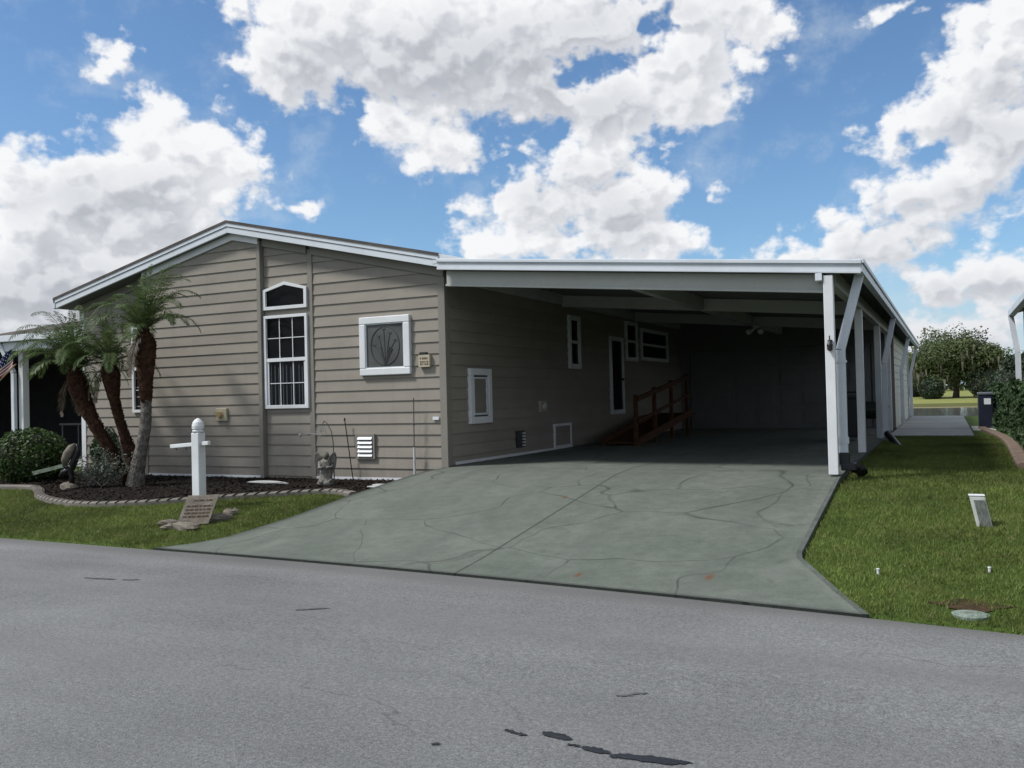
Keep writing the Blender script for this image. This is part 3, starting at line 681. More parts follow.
mb = MB(); mb.box(5.67, 5.72, -.35, -.33, 2.08, 2.2); mb.tube([(5.695, -.35, 2.19), (5.695, -.375, 2.22), (5.695, -.375, 2.25)], .008, 6); mb.lathe((5.695, -.37, 2.06), [(.008, 0), (.03, .015), (.035, .08), (.012, .13)], 10); mb.build('lantern', M['black'], posts[0])
def downspout(pts, parent, w=.085, d=.06, boot=True, name='downspout'):
    mb = MB()
    for p, q in zip(pts[:-1], pts[1:]): mb.bar(p, q, w, d, (0, 1, 0))
    o = mb.build(name, M['whitemetal'], parent, .006)
    b0 = Vector(pts[-1])
    mb = MB(); z = pts[0][2]
    return o
def spout(x, y, zb, xt, yt, parent, boot=True, w=.1):
    zt = cz(6.05) - .15; zk = zt - .93
    o = downspout([(x, y, zb), (x, y, zk), (xt, yt, zt)], parent, w)
    for za_, zb_ in ((zk - .16, zk - .13), (zb + .12, zb + .2)): mb = MB(); mb.bar((x, y, za_), (x, y, zb_), w + .025, .072, (0, 1, 0)); mb.build('strap', M['whitemetal'], o)
    return o
sp1 = spout(5.79, -.10, .8, 6.02, .05, CP, w=.11)
mb = MB(); mb.box(5.74, 5.86, -.15, -.05, .66, .81); mb.box(5.76, 5.93, -.17, -.05, .59, .68); mb.build('boot', M['black'], sp1, .012)
spout(5.84, 7.55, SLAB + .06, 6.03, 7.7, CP)
# drain hose pieces lying on the grass
def corr(name, pts, r, label):
    mb = MB(); P = crom(pts, 10); rr = [r * (1 + .13 * (k % 2)) for k in range(len(P))]; mb.tube(P, rr, 14); o = mb.build(name, M['black']); return tag(o, label, 'drain pipe')
corr('drain_pipe', [(5.84, .16, .60), (5.9, .17, .60), (5.96, .15, .57), (5.985, .12, .53)], .062, 'short black corrugated drain pipe at the foot of the nearest carport post')
corr('drain_pipe', [(5.86, 7.5, .68), (5.98, 7.2, .56), (6.08, 6.75, .48), (6.14, 6.3, .46)], .06, 'long black corrugated drain pipe slanting onto the lawn beside the far carport posts')

# ------------------------------------------------------------------ garage at the back of the carport
GA = thing('garage', 'cream sided garage with a pale panelled door at the dark end of the carport', 'garage', (3, 13.4, SLAB))
mb = MB()
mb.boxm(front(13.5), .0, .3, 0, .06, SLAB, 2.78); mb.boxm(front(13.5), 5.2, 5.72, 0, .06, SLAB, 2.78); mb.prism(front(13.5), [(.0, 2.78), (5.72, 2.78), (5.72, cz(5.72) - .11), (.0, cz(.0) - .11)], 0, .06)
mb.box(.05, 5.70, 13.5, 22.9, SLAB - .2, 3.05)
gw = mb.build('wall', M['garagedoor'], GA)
mb = MB(); siding(mb, side(5.70), [(13.55, .42), (22.85, .42), (22.85, 3.02), (13.55, 3.02)], .42, .2, .02, .004); mb.build('lap_siding', M['cream'], gw)
mb = MB(); mb.box(5.66, 5.74, 13.36, 13.55, .42, 3.0); mb.build('corner_board', M['trim'], GA)
mb = MB(); mb.box(5.66, 5.745, 22.7, 22.95, .42, 3.0); mb.build('corner_board', M['white'], GA)
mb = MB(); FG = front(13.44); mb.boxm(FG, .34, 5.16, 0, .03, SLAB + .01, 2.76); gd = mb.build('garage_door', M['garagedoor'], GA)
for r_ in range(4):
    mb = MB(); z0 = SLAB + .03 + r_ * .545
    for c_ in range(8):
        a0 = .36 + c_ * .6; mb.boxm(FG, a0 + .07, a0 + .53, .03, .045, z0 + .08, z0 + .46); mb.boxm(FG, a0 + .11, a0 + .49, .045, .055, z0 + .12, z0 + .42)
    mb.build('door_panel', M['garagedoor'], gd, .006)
for yy, xt in ((15.6, 6.02), (22.6, 6.02)):
    spout(5.82, yy, .56, xt, yy + .15, GA)
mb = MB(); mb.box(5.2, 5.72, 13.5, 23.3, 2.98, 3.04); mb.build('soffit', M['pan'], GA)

# wheelchair ramp with orange stained rails
RP = thing('wooden_ramp', 'orange stained wooden ramp with post and rail sides rising along the house wall', 'ramp', (1.3, 5.3, SLAB))
def rz(y): return .57 + (y - 5.1) * .118
mb = MB(); mb.bar((.98, 5.5, .6), (.98, 9.4, rz(9.4) + .01), .7, .04); mb.build('deck', M['wood'], RP)
for x in (.6, 1.36): mb = MB(); mb.bar((x, 5.35, .63), (x, 9.4, rz(9.4) + .04), .045, .16); mb.build('stringer', M['wood'], RP)
for x in (1.36,):
    mb = MB(); mb.bar((x, 5.4, 1.5), (x, 9.4, rz(9.4) + .92), .05, .1); mb.build('handrail', M['wood'], RP)
    mb = MB(); mb.bar((x, 5.4, 1.05), (x, 9.4, rz(9.4) + .48), .04, .06); mb.build('middle_rail', M['wood'], RP)
    for y in (5.42, 6.7, 8.0, 9.35):
        mb = MB(); mb.box(x - .1, x - .03, y - .045, y + .045, SLAB, rz(y) + .98) if x > 1 else mb.box(x + .03, x + .1, y - .045, y + .045, SLAB, rz(y) + .98); mb.build('rail_post', M['wood'], RP)
# landing at the top
mb = MB(); mb.box(.2, 1.1, 9.42, 10.9, rz(9.4) - .05, rz(9.4)); mb.build('landing', M['wood'], RP)

# flood light under the carport roof
fl = thing('flood_light', 'small white twin flood light under the middle of the carport roof', 'light', (2.95, 8.9, 3.1))
mb = MB(); mb.lathe((3.06, 8.95, 3.03), [(.07, 0), (.07, .06)], 12); mb.build('base', M['white'], fl)
for s in (-1, 1): mb = MB(); mb.tube([(3.06 + s * .04, 8.93, 3.03), (3.06 + s * .11, 8.84, 2.97), (3.06 + s * .14, 8.78, 2.94)], [.03, .05, .065], 10); mb.build('lamp', M['white'], fl)

# bins at the side of the carport
b_ = thing('wheelie_bin', 'dark wheeled rubbish bin with a hinged lid behind the carport posts', 'bin', (5.12, 7.3, SLAB))
mb = MB(); mb.add([(4.87, 7.05, .62), (5.33, 7.05, .62), (5.33, 7.55, .62), (4.87, 7.55, .62), (4.8, 6.98, 1.4), (5.4, 6.98, 1.4), (5.4, 7.62, 1.4), (4.8, 7.62, 1.4)], [(3, 2, 1, 0), (0, 1, 5, 4), (1, 2, 6, 5), (2, 3, 7, 6), (3, 0, 4, 7), (4, 5, 6, 7)]); mb.build('body', M['black'], b_, .02)
mb = MB(); mb.box(4.77, 5.43, 6.95, 7.66, 1.4, 1.46); mb.build('lid', M['greenplastic'], b_, .02)
mb = MB(); mb.tube([(4.9, 7.68, 1.42), (4.92, 7.74, 1.52), (5.28, 7.74, 1.52), (5.3, 7.68, 1.42)], .02, 8); mb.build('handle', M['black'], b_)
for s in (4.85, 5.35): mb = MB(); mb.tube([(s - .03, 7.5, .66), (s + .03, 7.5, .66)], .11, 16); mb.build('wheel', M['black'], b_)
b_ = thing('hose_reel', 'green garden hose reel with a crank handle standing by the far carport post', 'hose reel', (5.45, 9.6, SLAB))
mb = MB(); mb.tube([(5.25, 9.6, 1.1), (5.6, 9.6, 1.1)], .2, 18); mb.build('drum', M['greenplastic'], b_)
for s in (5.25, 5.6): mb = MB(); mb.bar((s, 9.4, SLAB), (s, 9.6, 1.1), .03, .04); mb.bar((s, 9.8, SLAB), (s, 9.6, 1.1), .03, .04); mb.tube([(s - .01, 9.6, 1.1), (s + .01, 9.6, 1.1)], .28, 20); mb.build('stand', M['black'], b_)
mb = MB(); mb.tube([(5.6, 9.6, 1.1), (5.72, 9.6, 1.1), (5.72, 9.5, 1.18), (5.8, 9.5, 1.18)], .018, 6); mb.build('crank_handle', M['tanwood'], b_)

# ------------------------------------------------------------------ side porch at the far left
PO = thing('side_porch', 'dark open porch with a hipped shingle roof and white column left of the house', 'porch', (-12.6, 2, .3))
PX0, PX1, PY0, PY1, PZ = -14.3, -8.3, 1.6, 10.0, 3.32
mb = MB(); mb.add([(PX0, PY0, PZ), (PX1, PY0, PZ), (PX1, PY1, PZ), (PX0, PY1, PZ), (-8.3, 5.5, 4.35), (-10.6, 5.5, 4.35)], [(0, 1, 4, 5), (2, 3, 5, 4), (3, 0, 5), (1, 2, 4)]); mb.box(-27, PX0 + .3, PY0, PY1, PZ - .11, PZ - .01); mb.build('roof', M['shingle'], PO)
mb = MB(); mb.box(-27, PX1, PY0 - .1, PY0 + .02, PZ - .14, PZ + .005); mb.box(-27, PX1, PY0 + .02, PY0 + .1, PZ - .36, PZ - .14); mb.build('fascia', M['whitemetal'], PO, .008)
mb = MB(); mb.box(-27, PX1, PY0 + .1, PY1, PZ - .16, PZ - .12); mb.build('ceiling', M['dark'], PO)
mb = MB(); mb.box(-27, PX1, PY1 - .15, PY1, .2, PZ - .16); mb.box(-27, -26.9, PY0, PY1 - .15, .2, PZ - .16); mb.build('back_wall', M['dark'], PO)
mb = MB(); mb.box(-26.8, PX1, PY0, PY1 - .16, .2, .34); mb.build('slab', M['path'], PO)
mb = MB(); mb.box(-12.62, -12.46, 1.78, 1.94, .34, PZ - .36); mb.build('post', M['white'], PO, .01)
mb = MB(); mb.bar((-12.70, 1.72, .34), (-12.70, 1.72, 2.45), .11, .08, (0, 1, 0)); mb.bar((-12.70, 1.72, 2.45), (-13.02, 1.6, 3.18), .11, .08, (0, 1, 0)); mb.build('downspout', M['whitemetal'], PO, .008)
M['rail'] = mat('dark_porch_rail', (.06, .06, .065), .6, .2)
mb = MB(); mb.box(-14.2, -9, 4.0, 4.05, 1.15, 1.2)
for i in range(9): mb.box(-14.1 + i * .62, -14.06 + i * .62, 4.0, 4.04, .34, 1.15)
mb.build('railing', M['rail'], PO)
fg = thing('flag', 'small stars and stripes flag on a tan pole hung from the porch column', 'flag', (-12.4, 1.5, 2.6))
mb = MB(); mb.tube([(-12.3, 1.5, 2.64), (-13.0, 1.4, 2.12)], .018, 8); mb.build('pole', M['tanwood'], fg)
mb = MB(); nu, nv = 14, 13
for i in range(nu):
    for j in range(nv):
        q = []
        for (u, v) in ((i, j), (i + 1, j), (i + 1, j + 1), (i, j + 1)):
            t = u / nu; s_ = v / nv; q.append((lerp(-12.4, -13.0, t) - .02 * s_, lerp(1.48, 1.36, t) + .03 * math.sin(6 * t + 3 * s_), lerp(2.58, 2.14, t) + .42 * s_ * (1 - .15 * t)))
        mb.mi = 2 if (i < 7 and j >= 6) else (0 if j % 2 == 0 else 1); mb.add(q, [(0, 1, 2, 3)])
mb.mi = 1
for i in range(4):
    for j in range(4):
        t = (.08 + i * .11 + (.05 if j % 2 else 0)); s_ = .52 + j * .12
        c = Vector((lerp(-12.4, -13.0, t) - .02 * s_, lerp(1.48, 1.36, t) + .03 * math.sin(6 * t + 3 * s_) - .012, lerp(2.58, 2.14, t) + .42 * s_ * (1 - .15 * t)))
        vs = [c + Vector((.018 * math.cos(a) * (1 if k % 2 == 0 else .4), -.002, .018 * math.sin(a) * (1 if k % 2 == 0 else .4))) for k, a in enumerate([math.pi / 2 + k * math.pi / 5 for k in range(10)])]
        mb.add([c] + vs, [(0, k + 1, (k + 1) % 10 + 1) for k in range(10)])
mb.build('cloth', [M['redfab'], M['whitefab'], M['bluefab']], fg)

# ------------------------------------------------------------------ yard objects
def gz(x, y): return ground_z(x, y)
# white sign post with an arm
SPX, SPY = -2.32, -2.72; zb = gz(SPX, SPY)
sp = thing('sign_post', 'white colonial style sign post with a rounded cap and bare cross arm on the lawn', 'sign post', (SPX, SPY, zb))
mb = MB(); mb.box(SPX - .067, SPX + .067, SPY - .067, SPY + .067, zb - .05, 1.215); mb.build('post', M['white'], sp, .01)
mb = MB(); mb.box(SPX - .088, SPX + .088, SPY - .088, SPY + .088, 1.06 - .31, 1.06 - .3)
mb = MB(); mb.lathe((SPX, SPY, 1.22), [(.072, 0), (.08, .02), (.066, .035), (.08, .05), (.082, .09), (.07, .14), (.042, .175), (.01, .195)], 16); mb.build('cap', M['white'], sp, smooth=False)
mb = MB(); mb.bar((SPX - .58, SPY + .06, 1.02), (SPX + .22, SPY - .02, 1.075), .05, .055); ar = mb.build('arm', M['white'], sp, .008)
for t in (.2, .62):
    mb = MB()
    x = SPX - .58 + .5 * t; y = SPY + .06 - .05 * t; mb.tube([(x, y, 1.015 + .03 * t), (x, y, .985 + .03 * t), (x + .02, y, .965 + .03 * t)], .007, 6); mb.build('hook', M['black'], ar)
# leaning stone plaque and the rocks round it
PX, PY = -1.5, -3.64; zp = gz(PX, PY)
pq = thing('stone_plaque', 'weathered tan stone plaque with worn engraved lines leaning on the sign post foot', 'plaque', (PX, PY, zp))
u = Vector((.82, .57, 0)); n_ = Vector((.57, -.82, 0)).normalized()
def PF(a, b, c): p = Vector((PX, PY, zp)) + u * (a + c * .3) + n_ * (.02 - c * .62 + b) + Vector((0, 0, c)); return tuple(p)
mb = MB(); mb.boxm(PF, -.19, .19, 0, .05, .03, .36); M['engrave'] = mat('worn_engraving', (.085, .06, .045), .95, .4, 30, 90, .1)
mb.mi = 1; rr = random.Random(3)
for i, z in enumerate((.30, .235, .195, .155, .115)):
    a = -.15 if i else -.09
    while a < (.15 if i else .1): w_ = rr.uniform(.015, .05); mb.boxm(PF, a, min(a + w_, .16), .0505, .053, z - .008, z + .012); a += w_ + rr.uniform(.006, .016)
mb.build('slab', [M['stone'], M['engrave']], pq)
mb = MB(); mb.blob((PX + .1, PY - .2, zp + .02), (.21, .1, .07), 12, .1, 5); mb.build('plinth', M['stone'], pq)
for i, (x, y, rx_, ry_, rz_, lb) in enumerate([(-1.86, -3.66, .15, .06, .045, 'flat tan rock at the left of the stone plaque'), (-1.62, -3.86, .12, .06, .04, 'small tan rock in front of the stone plaque, by its left corner'),
       (-1.38, -3.28, .19, .075, .06, 'long tan rock at the right of the stone plaque'), (-1.5, -2.98, .12, .08, .06, 'rounded brown rock farthest right behind the stone plaque')]):
    mb = MB(); mb.blob((0, 0, 0), (rx_, ry_, rz_), 12, .12, i + 11); o = mb.build('rock', M['stone'], origin=(0, 0, 0)); o.location = (x, y, gz(x, y) + .03); o.rotation_euler = (0, 0, .5 + .3 * i); tag(o, lb, 'rock', 'rocks round the sign post')
mb = MB(); mb.blob((-.55, -.85, gz(-.6, -.85) + .05), (.3, .12, .035), 12, .15, 3); tag(mb.build('stepping_stone', M['path']), 'flat pale stone lying in the mulch between angel statue and driveway', 'stone')
mb = MB(); mb.blob((-2.85, -.75, gz(-2.85, -.75) + .05), (.42, .06, .03), 12, .1, 4); tag(mb.build('stepping_stone', M['path']), 'thin pale stone strip in the mulch below the tall window', 'stone')

# weathered angel statue
AX, AY = -1.72, -.72; za = gz(AX, AY) + .03
an = thing('angel_statue', 'weathered grey angel statue with folded wings in the mulch bed', 'statue', (AX, AY, za))
mb = MB(); mb.lathe((AX, AY, za), [(.13, 0), (.14, .03), (.12, .06), (.105, .08), (.1, .12), (.085, .22), (.075, .3), (.085, .35), (.07, .385), (.03, .4), (.028, .415)], 16); mb.blob((AX + .01, AY - .02, za + .455), (.052, .055, .06), 12, .05, 2)
for s in (-1, 1):
    mb.tube([(AX + s * .08, AY, za + .36), (AX + s * .1, AY - .06, za + .27), (AX + s * .02, AY - .11, za + .28)], [.03, .028, .02], 8)
    mb.blob((AX + s * .07, AY - .06, za + .06), (.05, .07, .05), 10, .15, 7 + s)
mb.build('body', M['statue'], an, smooth=True)
for s in (-1, 1):
    mb = MB(); mb.prism(lambda a, b, c: (AX + s * a, AY + .05 + b + .1 * a, za + c), [(.03, .36), (.06, .44), (.11, .5), (.155, .5), (.175, .42), (.165, .3), (.13, .2), (.09, .14), (.06, .2)], 0, .035); mb.build('wing', M['statue'], an, .01)
an.rotation_euler = (0, 0, R_(38))
# shepherd hook with a little wire ornament
M['wire'] = mat('pale_wire', (.22, .22, .22), .6, .2)
hk = thing('garden_hook', 'thin grey garden hook with a pale wire ornament behind the angel statue', 'garden hook', (-1.85, -.35, .3))
mb = MB(); mb.tube([(-1.84, -.35, .3), (-1.85, -.35, .95), (-1.88, -.35, 1.12), (-1.95, -.35, 1.24), (-2.02, -.35, 1.29), (-2.05, -.35, 1.24)], .008, 6); M['iron'] = mat('grey_iron', (.06, .06, .06), .6, .3); mb.build('rod', M['iron'], hk)
mb = MB(); 
for k in range(9):
    a = R_(200 - k * 26); mb.tube([(-2.08, -.36, 1.1), (-2.08 + .11 * math.cos(a), -.37, 1.12 + .1 * math.sin(a))], .004, 5)
mb.tube([(-2.08 + .1 * math.cos(t), -.365, 1.12 + .09 * math.sin(t)) for t in np.linspace(0, 6.28, 18)], .004, 5); mb.tube([(-2.55, -.3, 1.06), (-2.3, -.33, 1.09), (-2.08, -.36, 1.06)], .006, 5); mb.blob((-2.55, -.3, 1.06), (.03, .02, .03), 8, .1, 4); mb.build('ornament', M['wire'], hk)
mb = MB(); mb.tube([(-1.69, -.06, .32), (-1.84, -.05, 1.30)], .009, 6); mb.blob((-1.84, -.05, 1.3), (.016, .016, .03), 8, 0, 1); tag(mb.build('garden_stake', M['black']), 'thin black stake leaning on the wall left of the vent', 'stake')
st = thing('rain_gauge_stake', 'thin upright rod with a pale lower tube beside the driveway edge', 'stake', (-.5, -.1, .4))
mb = MB(); mb.tube([(-.5, -.08, .38), (-.5, -.08, .85)], .02, 10); mb.build('tube', M['whitefab'], st)
mb = MB(); mb.tube([(-.5, -.08, .85), (-.49, -.08, 1.62)], .008, 6); mb.blob((-.498, -.08, 1.21), (.018, .018, .022), 8, 0, 1); mb.build('rod', M['iron'], st)

# ornament with tan back at the left of the bed
OX, OY = -6.22, -1.75; zo = gz(OX, OY)
og = thing('bird_ornament', 'dark bird shaped garden ornament with a tan back on a grey stone', 'ornament', (OX, OY, zo))
mb = MB(); mb.blob((OX - .03, OY - .02, zo + .05), (.15, .12, .09), 12, .12, 9); mb.build('stone_base', M['stone'], og)
mb = MB(); mb.tube([(OX + .02, OY, zo + .08), (OX + .04, OY, zo + .22), (OX + .02, OY, zo + .32), (OX + .08, OY, zo + .45), (OX + .16, OY, zo + .6), (OX + .2, OY, zo + .72), (OX + .17, OY, zo + .78)], [.045, .035, .05, .06, .055, .035, .015], 10)
mb.tube([(OX + .0, OY, zo + .36), (OX - .13, OY - .05, zo + .3), (OX - .2, OY - .06, zo + .22)], [.05, .04, .01], 8); mb.build('body', M['black'], og, smooth=True)
mb = MB(); mb.tube([(OX - .08, OY - .06, zo + .4), (OX - .03, OY - .07, zo + .5), (OX + .05, OY - .07, zo + .62), (OX + .12, OY - .06, zo + .72), (OX + .17, OY - .04, zo + .78)], [.02, .065, .08, .06, .015], 10); mb.build('wing', M['stone'], og, smooth=True)
mb = MB(); mb.bar((-7.6, -1.4, .48), (-6.5, -1.5, .66), .12, .025); mb.bar((-7.55, -1.46, .45), (-6.55, -1.56, .62), .04, .04); tag(mb.build('garden_plank', mat('pale_green_wood', (.12, .15, .115), .8, .5, 8, 50, .2, .3)), 'pale green weathered plank propped beside the clipped bush', 'plank')

# right side lawn: utility marker, lid, sprinklers
UX, UY = 7.24, -2.38; zu = gz(UX, UY)
um = thing('utility_marker', 'short leaning white utility marker box standing in the right lawn', 'marker', (UX, UY, zu))
def UF(a, b, c): return (UX + a - .2 * c, UY + b, zu + c)
mb = MB(); mb.boxm(UF, -.066, .066, -.045, .045, -.05, .28); ub = mb.build('body', M['markerplastic'], um, .008)
mb = MB(); mb.boxm(UF, -.036, .058, -.052, -.046, .0, .245); mb.build('front_panel', M['markerface'], um)
mb = MB(); mb.boxm(UF, -.07, .069, -.049, .049, .28, .293); mb.build('lid', M['white'], um, .008)
LX, LY = 7.06, -4.98; mb = MB(); mb.lathe((LX, LY, gz(LX, LY) + .0), [(.115, -.02), (.118, .012), (.1, .017), (.02, .018)], 24); o = mb.build('meter_lid', mat('pale_green_lid', (.2, .25, .215), .7, .3, 12, 60, .2, .2, .004, dirt=(.1, .1, .07), dirt_amt=.9)); tag(o, 'round pale green meter lid sunk in the grass by the road', 'lid')
mb = MB(); n = 18; vs = [(7.06 + (.22 + .07 * math.sin(3 * a) + .05 * math.sin(7 * a)) * math.cos(a), -4.78 + (.14 + .04 * math.sin(4 * a + 1)) * math.sin(a)) for a in [2 * math.pi * i / n for i in range(n)]]
mb.add([(x, y, gz(x, y) + .008) for x, y in vs] + [(7.06, -4.78, gz(7.06, -4.78) + .012)], [(i, (i + 1) % n, n) for i in range(n)]); struct(mb.build('ground_bare_soil', mat('bare_soil', (.06, .042, .024), .95, .5, 12, 60, .1, .6, .01)))
for x, y, lb in ((6.42, -4.05, 'small white sprinkler head in the grass near the driveway flare'), (7.22, -3.85, 'small white sprinkler head in the grass below the utility marker')):
    mb = MB(); mb.lathe((x, y, gz(x, y)), [(.01, 0), (.01, .035), (.014, .037), (.014, .044), (.004, .047)], 10); tag(mb.build('sprinkler_head', M['white']), lb, 'sprinkler', 'sprinkler heads in the right lawn')
# navy cabinet at the end of the lawn
nb = thing('equipment_cabinet', 'tall navy equipment cabinet with a white notice beside the hedge', 'cabinet', (7.8, 13.5, .53))
mb = MB(); mb.box(7.66, 7.98, 13.2, 14.0, .53, 1.36); mb.build('body', M['cabinet'], nb, .015)
mb = MB(); mb.box(7.65, 7.99, 13.18, 14.02, 1.36, 1.42); mb.build('lid', mat('grey_lid', (.12, .14, .15), .6, .15), nb, .012)
mb = MB(); mb.box(7.78, 7.93, 13.194, 13.199, 1.12, 1.27); mb.build('notice', M['white'], nb)
# curved tan curb along the hedge
cpts = crom([(7.72, 13.2), (7.78, 12.0), (7.9, 10.2), (7.98, 8.4), (7.98, 6.4), (7.93, 4.4), (7.88, 2.6), (7.86, 1.6)], 8)
mb = MB(); strip(mb, cpts, .2, .07, gz); cb = mb.build('garden_curb', M['curb']); tag(cb, 'curving tan concrete curb along the foot of the hedge', 'curb')

# ------------------------------------------------------------------ vegetation
def leafcloud(P, Nrm, size, aspect=.5, tilt=.6):
    """leaf quads at points P facing roughly along Nrm"""
    k = len(P); nrm = Nrm + rng.normal(0, tilt, (k, 3)); nrm /= np.linalg.norm(nrm, axis=1, keepdims=True) + 1e-9
    a = np.cross(nrm, rng.normal(0, 1, (k, 3))); a /= np.linalg.norm(a, axis=1, keepdims=True) + 1e-9; b = np.cross(nrm, a)
    s = size * rng.uniform(.6, 1.35, (k, 1))
    V = np.stack([P - a * s, P + b * s * aspect + a * s * .1, P + a * s, P - b * s * aspect + a * s * .1], 1).reshape(-1, 3)
    return V, np.arange(4 * k).reshape(-1, 4)
def shell_pts(k, c, r, inner=.75, lump=.12, zmin=-9):
    d = rng.normal(0, 1, (k, 3)); d /= np.linalg.norm(d, axis=1, keepdims=True)
    ph = rng.uniform(0, 6.28, 3)
    l = 1 + lump * (np.sin(d[:, 0] * 7 + ph[0]) * np.sin(d[:, 1] * 6 + ph[1]) + np.sin(d[:, 2] * 8 + ph[2]) * .7)
    rad = (inner + (1 - inner) * rng.random((k, 1)) ** .6) * l[:, None]
    P = np.array(c) + d * np.array(r) * rad; keep = P[:, 2] > zmin
    return P[keep], d[keep]
def round_bush(name, c, r, k, size, m, label, cat='bush', corem=None, group=None, zmin=.28):
    o = thing(name, label, cat, (c[0], c[1], zmin), group)
    P, D = shell_pts(k, c, r, .78, .05, zmin); V, F = leafcloud(P, D, size, .55, .7); fast_mesh('foliage', V, F, m, o)
    mb = MB(); mb.blob(c, tuple(q * .8 for q in r), 16, .05, 3); mb.build('branches', M['core'], o); return o
round_bush('clipped_bush', (-8.35, -.95, .72), (.78, .62, .52), 5200, .035, M['bush'], 'large rounded clipped green bush at the left end of the bed')
round_bush('shrub', (-7.7, .3, .72), (.42, .4, .5), 1500, .045, M['hedge'], 'small dark green shrub behind the clipped bush by the porch')
# silvery open shrub below the palms
ss = thing('silver_shrub', 'sparse silvery grey shrub growing under the two left palms', 'shrub', (-5.75, -1.5, .3))
mb = MB(); pts = []
for i in range(46):
    a = rng.uniform(0, 6.28); el = rng.uniform(.5, 1.45); L = rng.uniform(.3, .66); d = Vector((math.cos(a) * math.cos(el) * 1.3, math.sin(a) * math.cos(el) * .6, math.sin(el)))
    b0 = Vector((-5.72 + rng.uniform(-.22, .22), -1.5 + rng.uniform(-.1, .1), .3)); P = [b0 + d * (L * t) + Vector((rng.normal(0, .015), rng.normal(0, .015), -.12 * t * t)) for t in (0, .35, .7, 1)]
    mb.tube(P, [.009, .007, .005, .003], 4); 
    for k in range(44): t = rng.uniform(.25, 1.05); pts.append(np.array(b0 + d * (L * t)) + rng.normal(0, .045, 3))
mb.build('stem', M['lichen'], ss); P = np.array(pts); V, F = leafcloud(P, np.tile([0, -.2, .8], (len(P), 1)), .026, .4, .9); fast_mesh('foliage', V, F, M['silver'], ss)

